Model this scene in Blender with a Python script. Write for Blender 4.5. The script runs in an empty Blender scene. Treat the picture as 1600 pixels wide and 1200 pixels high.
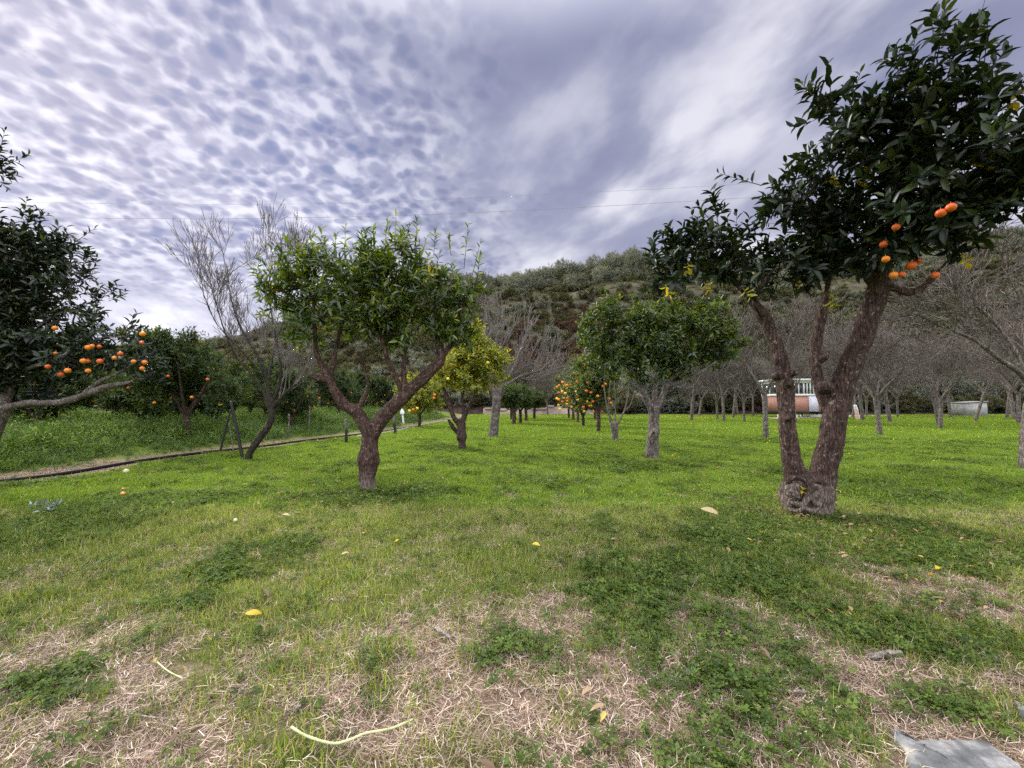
import bpy, math, random
import numpy as np
from mathutils import Vector, Matrix, noise as mnoise

R = math.radians
SEED = 7
rng = np.random.default_rng(SEED)
random.seed(SEED)
scene = bpy.context.scene
COL = bpy.data.collections.new("orchard")
scene.collection.children.link(COL)

# ------------------------------------------------------------------ camera
F = 622.0
CAM_H = 1.3
PITCH = math.atan(32.0 / F)
cam_d = bpy.data.cameras.new("camera")
cam_d.sensor_width = 36.0
cam_d.lens = F / 1600.0 * 36.0
cam_d.clip_start = 0.05
cam_d.clip_end = 5000
cam = bpy.data.objects.new("camera", cam_d)
scene.collection.objects.link(cam)
cam.location = (0, 0, CAM_H)
cam.rotation_euler = (R(90) + PITCH, 0, 0)
scene.camera = cam
CP, SP = math.cos(PITCH), math.sin(PITCH)

def W(px, py, D):
    """point seen at photo pixel (px,py) whose depth (world y) is D"""
    a = (px - 800) / F; b = (600 - py) / F
    dx, dy, dz = a, CP - b * SP, SP + b * CP
    k = D / dy
    return np.array([dx * k, D, CAM_H + dz * k])

def G(px, py, z=0.0):
    a = (px - 800) / F; b = (600 - py) / F
    dx, dy, dz = a, CP - b * SP, SP + b * CP
    k = (z - CAM_H) / dz
    return np.array([dx * k, dy * k, z])

# ------------------------------------------------------------------ noise
_perm = rng.random((256, 256))
def vnoise(x, y):
    x = np.asarray(x, float); y = np.asarray(y, float)
    xi = np.floor(x).astype(int); yi = np.floor(y).astype(int)
    fx = x - xi; fy = y - yi
    fx = fx * fx * (3 - 2 * fx); fy = fy * fy * (3 - 2 * fy)
    g = lambda i, j: _perm[i % 256, j % 256]
    return (g(xi, yi) * (1 - fx) + g(xi + 1, yi) * fx) * (1 - fy) + (g(xi, yi + 1) * (1 - fx) + g(xi + 1, yi + 1) * fx) * fy
def fbm(x, y, o=4):
    s = 0; a = 0.5; t = 0
    for k in range(o):
        s = s + a * vnoise(x * 2 ** k + 17.3 * k, y * 2 ** k + 9.1 * k); t += a; a *= 0.5
    return s / t
def sstep(a, b, x):
    t = np.clip((np.asarray(x, float) - a) / (b - a), 0, 1)
    return t * t * (3 - 2 * t)

# ------------------------------------------------------------------ terrain
HOSE_PX = [(-160, 775), (0, 757), (110, 743), (230, 723), (330, 709), (400, 700), (480, 690), (540, 683), (620, 672), (700, 657)]
HOSE = np.array([G(*p) for p in HOSE_PX])
hy = np.concatenate([[-30], HOSE[:, 1], [70]])
hx = np.concatenate([[-9.4], HOSE[:, 0], [-5.5]])
def hose_x(y):
    return np.interp(y, hy, hx)
RPX = np.array([-900, -200, 100, 280, 345, 425, 520, 640, 740, 870, 1000, 1060, 1290, 1600, 2000, 2600])
RPY = np.array([575, 565, 560, 553, 552, 528, 492, 463, 449, 432, 413, 424, 428, 372, 330, 330])
RD = 140.0
RZ = np.array([W(800, y, RD)[2] for y in RPY])
def terrain(x, y):
    x = np.asarray(x, float); y = np.asarray(y, float)
    z = 0.05 * (fbm(x * 0.6 + 40, y * 0.6 + 40, 3) - 0.5) + 0.03 * (fbm(x * 3 + 10, y * 3, 2) - 0.5)
    u = hose_x(y) - x
    z = z + 0.45 * sstep(0.3, 4.5, u) * sstep(-3, 2, y) - 0.05 * np.exp(-((u - 0.25) / 0.3) ** 2)
    yy = np.maximum(y, 1.0)
    pxc = np.clip(800 + F * x / yy, -900, 2600)
    rz = np.interp(pxc, RPX, RZ)
    t = np.clip((y - 60) / (RD - 60), 0, 1)
    prof = 0.80 * t + 0.20 * sstep(0.0, 1, t)
    prof = prof + 0.030 * np.sin(t * 22) * t * (1 - t) * 3
    hill = rz * prof
    back = sstep(150, 420, y)
    hill = hill * (1 - 0.75 * back) * (y > 60)
    hill = hill + (2.2 * (fbm(x * 0.07, y * 0.07, 4) - 0.5) + 5.0 * (fbm(x * 0.022 + 5, y * 0.022, 3) - 0.5)) * sstep(62, 100, y)
    bank = 1.3 * sstep(52, 57, y)
    return z + bank + hill * (pxc > -901)

def th(x, y):
    return float(terrain(np.array([x]), np.array([y]))[0])

# ------------------------------------------------------------------ object helpers
def mesh_np(name, verts, faces_list, mats, tint=None, smooth=True, midx=None):
    """faces_list: list of int arrays (n,k)"""
    me = bpy.data.meshes.new(name)
    verts = np.asarray(verts, np.float32)
    me.vertices.add(len(verts)); me.vertices.foreach_set("co", verts.ravel())
    fl = [np.asarray(f, np.int32) for f in faces_list if len(f)]
    loops = np.concatenate([f.ravel() for f in fl]) if fl else np.zeros(0, np.int32)
    tot = np.concatenate([np.full(len(f), f.shape[1], np.int32) for f in fl]) if fl else np.zeros(0, np.int32)
    start = np.concatenate([[0], np.cumsum(tot)[:-1]]).astype(np.int32) if len(tot) else tot
    me.loops.add(len(loops)); me.loops.foreach_set("vertex_index", loops)
    me.polygons.add(len(tot)); me.polygons.foreach_set("loop_start", start); me.polygons.foreach_set("loop_total", tot)
    if smooth:
        me.polygons.foreach_set("use_smooth", np.ones(len(tot), bool))
    for m in (mats if isinstance(mats, (list, tuple)) else [mats]):
        me.materials.append(m)
    if midx is not None:
        me.polygons.foreach_set("material_index", np.asarray(midx, np.int32))
    me.update(calc_edges=True)
    if tint is not None:
        a = me.attributes.new("tint", 'FLOAT', 'POINT'); a.data.foreach_set("value", np.asarray(tint, np.float32))
    me.validate()
    return me

class Geo:
    def __init__(s): s.v = []; s.t = []; s.q = {3: [], 4: []}; s.n = 0; s.mi = {3: [], 4: []}
    def add(s, v, f3=None, f4=None, tint=None, mi=0):
        v = np.asarray(v, float).reshape(-1, 3)
        s.v.append(v)
        s.t.append(np.zeros(len(v)) if tint is None else np.broadcast_to(tint, (len(v),)).astype(float))
        for k, f in ((3, f3), (4, f4)):
            if f is not None and len(f):
                f = np.asarray(f, int).reshape(-1, k)
                s.q[k].append(f + s.n); s.mi[k].append(np.full(len(f), mi))
        s.n += len(v)
    def mesh(s, name, mats, origin=(0, 0, 0), smooth=True):
        v = np.concatenate(s.v) - np.asarray(origin, float)
        fl = [np.concatenate(s.q[k]) for k in (3, 4) if s.q[k]]
        mi = np.concatenate([np.concatenate(s.mi[k]) for k in (3, 4) if s.q[k]])
        return mesh_np(name, v, fl, mats, np.concatenate(s.t), smooth, mi)

def link(name, me, parent=None, loc=(0, 0, 0)):
    o = bpy.data.objects.new(name, me); COL.objects.link(o)
    o.location = loc
    if parent is not None: o.parent = parent
    return o
def tag(o, label=None, cat=None, group=None, kind=None):
    if label: o['label'] = label
    if cat: o['category'] = cat
    if group: o['group'] = group
    if kind: o['kind'] = kind
    return o
def thing(name, label, cat, loc, group=None):
    o = bpy.data.objects.new(name, None); COL.objects.link(o)
    o.empty_display_size = 0.2
    o.location = tuple(float(c) for c in loc)
    return tag(o, label, cat, group)
def part(name, geo, mats, root):
    me = geo.mesh(name, mats, origin=tuple(root.location))
    return link(name, me, root)
def copy_thing(root, loc, rz, scl, label, group=None):
    r = root.copy(); COL.objects.link(r)
    r.location = loc; r.rotation_euler = (0, 0, rz); r.scale = (scl, scl, scl)
    r['label'] = label
    if group: r['group'] = group
    for c in list(root.children):
        d = c.copy(); COL.objects.link(d); d.parent = r
    return r

def norm(v):
    v = np.asarray(v, float)
    return v / np.maximum(np.linalg.norm(v, axis=-1, keepdims=True), 1e-9)

def tubes(geo, P, Rr, sides=4, tint=0.5, mi=0):
    """P (n,m,3) centre paths, Rr (n,m) radii"""
    P = np.asarray(P, float); Rr = np.asarray(Rr, float)
    n, m, _ = P.shape
    if n == 0: return
    T = np.gradient(P, axis=1); T = norm(T)
    mean = norm(T.mean(axis=1))
    ref = np.where(np.abs(mean[:, 2:3]) < 0.8, np.array([[0, 0, 1.0]]), np.array([[1.0, 0, 0]]))[:, None, :]
    A = norm(np.cross(T, np.broadcast_to(ref, T.shape))); B = np.cross(T, A)
    ang = np.arange(sides) * 2 * math.pi / sides
    ring = A[:, :, None, :] * np.cos(ang)[None, None, :, None] + B[:, :, None, :] * np.sin(ang)[None, None, :, None]
    V = P[:, :, None, :] + ring * Rr[:, :, None, None]
    idx = np.arange(n * m * sides).reshape(n, m, sides)
    a = idx[:, :-1, :]; b = np.roll(a, -1, axis=2); d = idx[:, 1:, :]; c = np.roll(d, -1, axis=2)
    f = np.stack([a, b, c, d], -1).reshape(-1, 4)
    tt = np.repeat(np.broadcast_to(tint, (n,)), m * sides) if np.ndim(tint) else tint
    geo.add(V.reshape(-1, 3), f4=f, tint=tt, mi=mi)

def spline(pts, k=6):
    """Catmull-Rom through rows (x,y,z,r)"""
    p = np.asarray(pts, float)
    if len(p) < 3:
        t = np.linspace(0, 1, k * 2)[:, None]
        return p[0] * (1 - t) + p[-1] * t
    q = np.vstack([2 * p[0] - p[1], p, 2 * p[-1] - p[-2]])
    out = []
    for i in range(1, len(q) - 2):
        for t in np.linspace(0, 1, k, endpoint=False):
            t2 = t * t; t3 = t2 * t
            out.append(0.5 * ((2 * q[i]) + (-q[i - 1] + q[i + 1]) * t + (2 * q[i - 1] - 5 * q[i] + 4 * q[i + 1] - q[i + 2]) * t2 + (-q[i - 1] + 3 * q[i] - 3 * q[i + 1] + q[i + 2]) * t3))
    out.append(p[-1])
    o = np.array(out); o[:, 3] = np.maximum(o[:, 3], 0.002)
    return o
def limb(geo, pts, sides=12, k=6, cap=True, rough=0.06, tint=0.5, mi=0):
    s = spline(pts, k)
    n = len(s)
    P = s[:, :3]; r = s[:, 3]
    T = norm(np.gradient(P, axis=0))
    A = norm(np.cross(T[0], [0.3, 1, 0.1])); fr = []
    for i in range(n):
        A = norm(A - T[i] * np.dot(A, T[i])); fr.append(A)
    A = np.array(fr); B = np.cross(T, A)
    ang = np.arange(sides) * 2 * math.pi / sides
    rr = r[:, None] * (1 + rough * (rng.random((n, sides)) - 0.5) * 2)
    V = P[:, None, :] + (A[:, None, :] * np.cos(ang)[None, :, None] + B[:, None, :] * np.sin(ang)[None, :, None]) * rr[:, :, None]
    idx = np.arange(n * sides).reshape(n, sides)
    a = idx[:-1]; b = np.roll(a, -1, 1); d = idx[1:]; c = np.roll(d, -1, 1)
    f = np.stack([a, b, c, d], -1).reshape(-1, 4)
    V = V.reshape(-1, 3)
    f3 = []
    if cap:
        e0 = len(V); V = np.vstack([V, P[0] - T[0] * r[0] * .3, P[-1] + T[-1] * r[-1] * .4])
        for j in range(sides):
            f3.append((e0, (j + 1) % sides, j)); f3.append((e0 + 1, (n - 1) * sides + j, (n - 1) * sides + (j + 1) % sides))
    geo.add(V, f3=f3, f4=f, tint=tint, mi=mi)
    return s

# leaf templates (length along +X, width Y, normal Z), unit size
LEAF_HI = (np.array([[0, 0, 0], [.3, -.38, .09], [.32, 0, -.01], [.3, .38, .09], [.66, -.34, .06], [.68, 0, -.04], [.66, .34, .06], [1.0, 0, -.13]]),
           [(0, 1, 2), (0, 2, 3), (4, 7, 5), (5, 7, 6)], [(1, 4, 5, 2), (2, 5, 6, 3)])
LEAF_LO = (np.array([[0, 0, 0], [.45, -.42, .1], [1, 0, -.06], [.45, .42, .1]]), [(0, 1, 2), (0, 2, 3)], [])
LEAF_FAR = (np.array([[0, 0, 0], [.5, -.5, .1], [1, 0, 0], [.5, .5, .1]]), [], [(0, 1, 2, 3)])
def leaves(geo, P, D, N, L, Wd, tmpl, tint, mi=0):
    n = len(P)
    if n == 0: return
    D = norm(D); Y = norm(np.cross(N, D)); Z = np.cross(D, Y)
    tv, f3, f4 = tmpl
    k = len(tv)
    V = P[:, None, :] + D[:, None, :] * (tv[None, :, 0:1] * L[:, None, None]) + Y[:, None, :] * (tv[None, :, 1:2] * Wd[:, None, None]) + Z[:, None, :] * (tv[None, :, 2:3] * L[:, None, None])
    base = (np.arange(n) * k)[:, None, None]
    F3 = (base + np.array(f3)[None]).reshape(-1, 3) if len(f3) else None
    F4 = (base + np.array(f4)[None]).reshape(-1, 4) if len(f4) else None
    geo.add(V.reshape(-1, 3), f3=F3, f4=F4, tint=np.repeat(tint, k), mi=mi)

def shoots(gl, gt, base, direc, length, nleaf, leafL, ratio, tmpl, r0=0.004, tint_mu=0.5, tint_sd=0.2, yellow=0.0, twig_sides=3, up=0.25, spread=1.0, zmid=None, mi_t=0):
    n = len(base)
    direc = norm(direc)
    m = 4
    t = np.linspace(0, 1, m)
    bend = np.array([0, 0, 1.0]) * up
    P = base[:, None, :] + direc[:, None, :] * (length[:, None, None] * t[None, :, None]) + bend * (length[:, None, None] * (t ** 2)[None, :, None])
    tubes(gt, P, np.linspace(r0, r0 * 0.35, m)[None, :] * np.ones((n, 1)), twig_sides, 0.5, mi_t)
    js = np.arange(nleaf)
    tt = (0.18 + 0.82 * (js + 0.5) / nleaf)[None, :] + (rng.random((n, nleaf)) - 0.5) * 0.06
    pos = base[:, None, :] + direc[:, None, :] * (length[:, None] * tt)[:, :, None] + bend * (length[:, None] * tt ** 2)[:, :, None]
    dd = norm(direc[:, None, :] + 2 * bend * tt[:, :, None])
    ph = js[None, :] * 2.4 + rng.random((n, 1)) * 6.28 + (rng.random((n, nleaf)) - .5) * .8
    ref = np.where(np.abs(dd[..., 2:3]) < 0.85, np.array([0, 0, 1.0]), np.array([1.0, 0, 0]))
    A = norm(np.cross(dd, ref)); B = np.cross(dd, A)
    rad = A * np.cos(ph)[..., None] + B * np.sin(ph)[..., None]
    al = 0.25 + 0.9 * tt[..., None] ** 2
    ld = norm(dd * al + rad * spread + rng.normal(0, .22, rad.shape) + np.array([0, 0, .05]))
    nn = norm(dd * 1.0 + np.array([0, 0, .5]) + rng.normal(0, .3, rad.shape))
    LL = leafL * rng.uniform(.65, 1.2, (n, nleaf)) * (1 - 0.35 * np.clip(tt - .8, 0, 1) * 5)
    tn = np.clip(rng.normal(tint_mu, tint_sd, (n, nleaf)) + rng.normal(0, .12, (n, 1)), 0.02, 0.86)
    if yellow > 0:
        ym = (rng.random((n, 1)) < yellow * 2) & (rng.random((n, nleaf)) < 0.5)
        tn = np.where(ym, 0.97, tn)
    leaves(gl, pos.reshape(-1, 3), ld.reshape(-1, 3), nn.reshape(-1, 3), LL.ravel(), LL.ravel() * ratio, tmpl, tn.ravel())

def connect(nodes, seeds, seed_r, wob=0.1):
    """greedy tree: join nodes to the nearest grown point; returns list of (parent idx or -1) and paths"""
    S = [np.asarray(s) for s in seeds]; own = [-1] * len(seeds)
    arr = np.array(S)
    d0 = np.min(np.linalg.norm(nodes[:, None, :] - arr[None], axis=2), axis=1)
    order = np.argsort(d0)
    paths = {}; par = {}
    pts = arr.copy(); ow = np.array(own)
    for i in order:
        d = np.linalg.norm(pts - nodes[i], axis=1) + 0.3 * np.maximum(0, pts[:, 2] - nodes[i, 2])
        j = int(np.argmin(d)); p0 = pts[j]; p1 = nodes[i]
        ln = np.linalg.norm(p1 - p0)
        mid1 = p0 * .67 + p1 * .33 + rng.normal(0, wob * ln, 3) - np.array([0, 0, .06 * ln])
        mid2 = p0 * .33 + p1 * .67 + rng.normal(0, wob * ln, 3) - np.array([0, 0, .05 * ln])
        paths[i] = np.array([p0, mid1, mid2, p1]); par[i] = int(ow[j])
        pts = np.vstack([pts, mid1, mid2, p1]); ow = np.concatenate([ow, [i, i, i]])
    cnt = np.ones(len(nodes))
    for i in order[::-1]:
        if par[i] >= 0: cnt[par[i]] += cnt[i]
    return paths, cnt

def in_blobs(blobs, n, D2W):
    """blobs rows: centre xyz, radii xyz ; volume-weighted, more towards the shell"""
    b = np.array(blobs, float)
    w = np.prod(b[:, 3:], axis=1) ** 0.8; w /= w.sum()
    k = rng.choice(len(b), n, p=w)
    u = norm(rng.normal(size=(n, 3))) * (rng.random((n, 1)) ** (1 / 2.2))
    return b[k, :3] + u * b[k, 3:6], k

# ------------------------------------------------------------------ materials
def newmat(name):
    m = bpy.data.materials.new(name); m.use_nodes = True
    nt = m.node_tree; nt.nodes.clear()
    out = nt.nodes.new('ShaderNodeOutputMaterial')
    return m, nt, out
def nd(nt, typ, **kw):
    n = nt.nodes.new(typ)
    for k, v in kw.items():
        if k.startswith('in_'):
            key = k[3:]
            key = int(key) if key.isdigit() else key
            n.inputs[key].default_value = v
        else: setattr(n, k, v)
    return n
def ramp(nt, fac, stops, interp='LINEAR'):
    r = nt.nodes.new('ShaderNodeValToRGB'); r.color_ramp.interpolation = interp
    els = r.color_ramp.elements
    while len(els) < len(stops): els.new(0.5)
    for e, (p, c) in zip(els, stops):
        e.position = p; e.color = (*c, 1) if len(c) == 3 else c
    if fac is not None: nt.links.new(fac, r.inputs[0])
    return r
def leafmat(name, stops, transl=0.35, gloss=0.06, rough=0.35, rand=True, tcol=1.6):
    m, nt, out = newmat(name)
    at = nd(nt, 'ShaderNodeAttribute', attribute_name='tint')
    r = ramp(nt, at.outputs['Fac'], stops)
    col = r.outputs[0]
    if rand:
        oi = nd(nt, 'ShaderNodeObjectInfo')
        mr = nd(nt, 'ShaderNodeMapRange'); mr.inputs[3].default_value = 0.75; mr.inputs[4].default_value = 1.25
        nt.links.new(oi.outputs['Random'], mr.inputs[0])
        sc = nd(nt, 'ShaderNodeVectorMath', operation='SCALE'); nt.links.new(col, sc.inputs[0]); nt.links.new(mr.outputs[0], sc.inputs['Scale'])
        col = sc.outputs[0]
    df = nd(nt, 'ShaderNodeBsdfDiffuse'); nt.links.new(col, df.inputs[0])
    tr = nd(nt, 'ShaderNodeBsdfTranslucent')
    tm = nd(nt, 'ShaderNodeVectorMath', operation='MULTIPLY'); nt.links.new(col, tm.inputs[0]); tm.inputs[1].default_value = (tcol * 1.1, tcol, tcol * .45)
    nt.links.new(tm.outputs[0], tr.inputs[0])
    mx = nd(nt, 'ShaderNodeMixShader'); mx.inputs[0].default_value = transl
    nt.links.new(df.outputs[0], mx.inputs[1]); nt.links.new(tr.outputs[0], mx.inputs[2])
    last = mx
    if gloss > 0:
        gl = nd(nt, 'ShaderNodeBsdfGlossy'); gl.inputs['Roughness'].default_value = rough; gl.inputs[0].default_value = (.9, .95, 1, 1)
        m2 = nd(nt, 'ShaderNodeMixShader'); m2.inputs[0].default_value = gloss
        nt.links.new(mx.outputs[0], m2.inputs[1]); nt.links.new(gl.outputs[0], m2.inputs[2]); last = m2
    nt.links.new(last.outputs[0], out.inputs[0])
    return m
def barkmat(name, c0, c1, c2, scale=1.0, bump=0.6, vstretch=0.18, lichen=0.0, lcol=(.42, .42, .38), foot=None):
    m, nt, out = newmat(name)
    tc = nd(nt, 'ShaderNodeTexCoord'); mp = nd(nt, 'ShaderNodeMapping'); mp.inputs['Scale'].default_value = (1, 1, vstretch)
    nt.links.new(tc.outputs['Object'], mp.inputs[0])
    n1 = nd(nt, 'ShaderNodeTexNoise'); n1.inputs['Scale'].default_value = 55 * scale; n1.inputs['Detail'].default_value = 6; n1.inputs['Roughness'].default_value = .7
    nt.links.new(mp.outputs[0], n1.inputs[0])
    n2 = nd(nt, 'ShaderNodeTexNoise'); n2.inputs['Scale'].default_value = 9 * scale; n2.inputs['Detail'].default_value = 5
    nt.links.new(tc.outputs['Object'], n2.inputs[0])
    vo = nd(nt, 'ShaderNodeTexVoronoi', feature='DISTANCE_TO_EDGE'); vo.inputs['Scale'].default_value = 38 * scale
    nt.links.new(mp.outputs[0], vo.inputs[0])
    r = ramp(nt, n1.outputs[0], [(.3, c0), (.5, c1), (.72, c2)])
    rv = ramp(nt, vo.outputs[0], [(0, (.30, .28, .27)), (.14, (1, 1, 1)), (1, (1.15, 1.15, 1.15))])
    mv = nd(nt, 'ShaderNodeMix', data_type='RGBA', blend_type='MULTIPLY'); mv.inputs[0].default_value = .85
    nt.links.new(r.outputs[0], mv.inputs[6]); nt.links.new(rv.outputs[0], mv.inputs[7])
    r2 = ramp(nt, n2.outputs[0], [(.3, (.55, .52, .5)), (.55, (1, 1, 1)), (.7, (1.25, 1.2, 1.15))])
    mu = nd(nt, 'ShaderNodeMix', data_type='RGBA', blend_type='MULTIPLY'); mu.inputs[0].default_value = 1
    nt.links.new(mv.outputs[2], mu.inputs[6]); nt.links.new(r2.outputs[0], mu.inputs[7])
    col = mu.outputs[2]
    if lichen > 0:
        n3 = nd(nt, 'ShaderNodeTexNoise'); n3.inputs['Scale'].default_value = 26 * scale; n3.inputs['Detail'].default_value = 3
        nt.links.new(tc.outputs['Object'], n3.inputs[0])
        r3 = ramp(nt, n3.outputs[0], [(.62, (0, 0, 0)), (.68, (lichen,) * 3)])
        m3 = nd(nt, 'ShaderNodeMix', data_type='RGBA'); nt.links.new(r3.outputs[0], m3.inputs[0]); nt.links.new(col, m3.inputs[6]); m3.inputs[7].default_value = (*lcol, 1)
        col = m3.outputs[2]
    if foot:      # the rootstock below the graft has its own, paler bark
        sx = nd(nt, 'ShaderNodeSeparateXYZ'); nt.links.new(tc.outputs['Object'], sx.inputs[0])
        hm = nd(nt, 'ShaderNodeMath', operation='MULTIPLY_ADD'); nt.links.new(n2.outputs[0], hm.inputs[0]); hm.inputs[1].default_value = .5; nt.links.new(sx.outputs[2], hm.inputs[2])
        mr = nd(nt, 'ShaderNodeMapRange'); nt.links.new(hm.outputs[0], mr.inputs[0]); mr.inputs[1].default_value = foot + .0; mr.inputs[2].default_value = foot + .26; mr.inputs[3].default_value = 1; mr.inputs[4].default_value = 0
        rf = ramp(nt, n1.outputs[0], [(.3, (.06, .045, .038)), (.5, (.19, .15, .13)), (.72, (.40, .345, .31))])
        mf = nd(nt, 'ShaderNodeMix', data_type='RGBA', blend_type='MULTIPLY'); mf.inputs[0].default_value = 1; nt.links.new(rf.outputs[0], mf.inputs[6]); nt.links.new(rv.outputs[0], mf.inputs[7])
        m4 = nd(nt, 'ShaderNodeMix', data_type='RGBA'); nt.links.new(mr.outputs[0], m4.inputs[0]); nt.links.new(col, m4.inputs[6]); nt.links.new(mf.outputs[2], m4.inputs[7])
        col = m4.outputs[2]
    b = nd(nt, 'ShaderNodeBsdfPrincipled'); b.inputs['Roughness'].default_value = .85; b.inputs['Specular IOR Level'].default_value = .25
    nt.links.new(col, b.inputs[0])
    ad = nd(nt, 'ShaderNodeMath', operation='MULTIPLY_ADD'); nt.links.new(vo.outputs[0], ad.inputs[0]); ad.inputs[1].default_value = 1.2; nt.links.new(n1.outputs[0], ad.inputs[2])
    bp = nd(nt, 'ShaderNodeBump'); bp.inputs['Strength'].default_value = bump; bp.inputs['Distance'].default_value = .012
    nt.links.new(ad.outputs[0], bp.inputs['Height']); nt.links.new(bp.outputs[0], b.inputs['Normal'])
    nt.links.new(b.outputs[0], out.inputs[0])
    return m
def plain(name, c, rough=.6, var=0.12, scale=20, spec=.4, bump=0.0, c2=None):
    m, nt, out = newmat(name)
    tc = nd(nt, 'ShaderNodeTexCoord'); n1 = nd(nt, 'ShaderNodeTexNoise'); n1.inputs['Scale'].default_value = scale; n1.inputs['Detail'].default_value = 5
    nt.links.new(tc.outputs['Object'], n1.inputs[0])
    a = tuple(x * (1 - var * 2) for x in c); b_ = c2 or tuple(min(1, x * (1 + var)) for x in c)
    r = ramp(nt, n1.outputs[0], [(.3, a), (.65, b_)])
    b = nd(nt, 'ShaderNodeBsdfPrincipled'); b.inputs['Roughness'].default_value = rough; b.inputs['Specular IOR Level'].default_value = spec
    nt.links.new(r.outputs[0], b.inputs[0])
    if bump:
        bp = nd(nt, 'ShaderNodeBump'); bp.inputs['Strength'].default_value = bump; bp.inputs['Distance'].default_value = .01
        nt.links.new(n1.outputs[0], bp.inputs['Height']); nt.links.new(bp.outputs[0], b.inputs['Normal'])
    nt.links.new(b.outputs[0], out.inputs[0])
    return m

YEL = (.62, .42, .02)
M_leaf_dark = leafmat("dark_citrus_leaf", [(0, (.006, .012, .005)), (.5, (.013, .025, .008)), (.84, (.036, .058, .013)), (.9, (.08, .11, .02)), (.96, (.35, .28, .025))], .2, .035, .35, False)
M_leaf_mid = leafmat("green_citrus_leaf", [(0, (.014, .034, .006)), (.45, (.052, .095, .010)), (.8, (.17, .22, .022)), (.9, (.24, .28, .03)), (.96, YEL)], .45, .05, .35, False)
M_leaf_lime = leafmat("lime_citrus_leaf", [(0, (.07, .11, .014)), (.45, (.22, .26, .025)), (.8, (.42, .42, .035)), (.96, (.72, .55, .03))], .42, .04, .4, False)
M_leaf_far = leafmat("distant_citrus_leaf", [(0, (.018, .036, .010)), (.5, (.045, .08, .018)), (.86, (.10, .14, .03)), (.96, YEL)], .3, .03, .4, False)
M_olive = leafmat("olive_leaf", [(0, (.075, .085, .07)), (.5, (.16, .178, .15)), (.86, (.28, .30, .25)), (.96, (.25, .26, .2))], .25, .03, .5, True)
M_scrub = leafmat("scrub_leaf", [(0, (.04, .044, .026)), (.5, (.095, .098, .056)), (.86, (.16, .155, .09)), (.96, (.2, .17, .1))], .25, .0, .5, True)
M_scrub_red = leafmat("rust_scrub_leaf", [(0, (.05, .036, .032)), (.5, (.11, .078, .066)), (.96, (.18, .13, .105))], .25, .0, .5, True)
M_grass = leafmat("grass_blade", [(0, (.07, .11, .018)), (.45, (.19, .275, .036)), (.8, (.33, .42, .06)), (.93, (.40, .42, .10)), (.97, (.55, .44, .28))], .42, .03, .5, True, 1.35)
M_grass_far = leafmat("far_grass_blade", [(0, (.06, .12, .013)), (.45, (.15, .265, .024)), (.8, (.26, .37, .036)), (.93, (.40, .42, .08)), (.97, (.50, .45, .20))], .42, .02, .5, True, 1.35)
M_clover = leafmat("clover_leaf", [(0, (.04, .075, .016)), (.5, (.095, .155, .030)), (.9, (.18, .25, .045)), (1, (.24, .31, .06))], .4, .015, .5, True, 1.3)
M_straw = leafmat("dry_straw", [(0, (.10, .065, .045)), (.35, (.30, .21, .155)), (.7, (.56, .43, .345)), (1, (.80, .70, .60))], .2, .02, .6, True, 1.0)
M_weed = leafmat("weed_leaf", [(0, (.032, .075, .016)), (.5, (.10, .19, .032)), (.86, (.20, .29, .045)), (.97, (.65, .68, .5))], .35, .04, .45, True, 1.3)
M_yflower = plain("yellow_petal", (.80, .68, .03), .6, .08)
M_bark_brown = barkmat("brown_bark", (.018, .011, .010), (.072, .045, .038), (.19, .13, .11), 1, 1.0, lichen=.55, lcol=(.34, .29, .26))
M_bark_A = barkmat('stump_bark', (.018, .011, .010), (.072, .045, .038), (.19, .13, .11), 1, 1.2, lichen=.55, lcol=(.34, .29, .26), foot=.42)
M_bark_B = barkmat('grafted_bark', (.02, .012, .010), (.085, .05, .042), (.21, .145, .12), 1, 1.0, lichen=.5, lcol=(.34, .29, .26), foot=.36)
M_bark_pale = barkmat("grey_bark", (.05, .042, .038), (.15, .128, .118), (.30, .27, .25), .8, .7, lichen=.6)
M_twig = barkmat("pale_twig_bark", (.10, .085, .085), (.22, .195, .19), (.36, .33, .32), 1.3, .3)
M_twig_far = barkmat("bare_wood", (.06, .05, .045), (.155, .132, .12), (.28, .25, .23), .6, .3)
M_twig_dark = barkmat("dark_twig_bark", (.018, .015, .012), (.05, .042, .034), (.10, .085, .07), 1.3, .3)
M_wound = barkmat("pruned_wood", (.03, .022, .02), (.14, .11, .095), (.42, .37, .34), .6, 1.0, vstretch=.8)
def orangemat(name, c):
    m, nt, out = newmat(name)
    tc = nd(nt, 'ShaderNodeTexCoord'); n1 = nd(nt, 'ShaderNodeTexNoise'); n1.inputs['Scale'].default_value = 260
    nt.links.new(tc.outputs['Object'], n1.inputs[0])
    n2 = nd(nt, 'ShaderNodeTexNoise'); n2.inputs['Scale'].default_value = 14; nt.links.new(tc.outputs['Object'], n2.inputs[0])
    r = ramp(nt, n2.outputs[0], [(.3, tuple(x * .85 for x in c)), (.7, (min(1, c[0] * 1.05), c[1] * 1.2, c[2]))])
    b = nd(nt, 'ShaderNodeBsdfPrincipled'); b.inputs['Roughness'].default_value = .42
    nt.links.new(r.outputs[0], b.inputs[0])
    bp = nd(nt, 'ShaderNodeBump'); bp.inputs['Strength'].default_value = .25; bp.inputs['Distance'].default_value = .002
    nt.links.new(n1.outputs[0], bp.inputs['Height']); nt.links.new(bp.outputs[0], b.inputs['Normal'])
    nt.links.new(b.outputs[0], out.inputs[0]); return m
M_orange = orangemat("orange_peel", (.74, .20, .012))
M_orange2 = orangemat("red_orange_peel", (.62, .10, .010))
M_lemon = orangemat("yellow_peel", (.85, .55, .03))
M_pale = orangemat("pale_rind", (.62, .56, .36))

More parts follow.
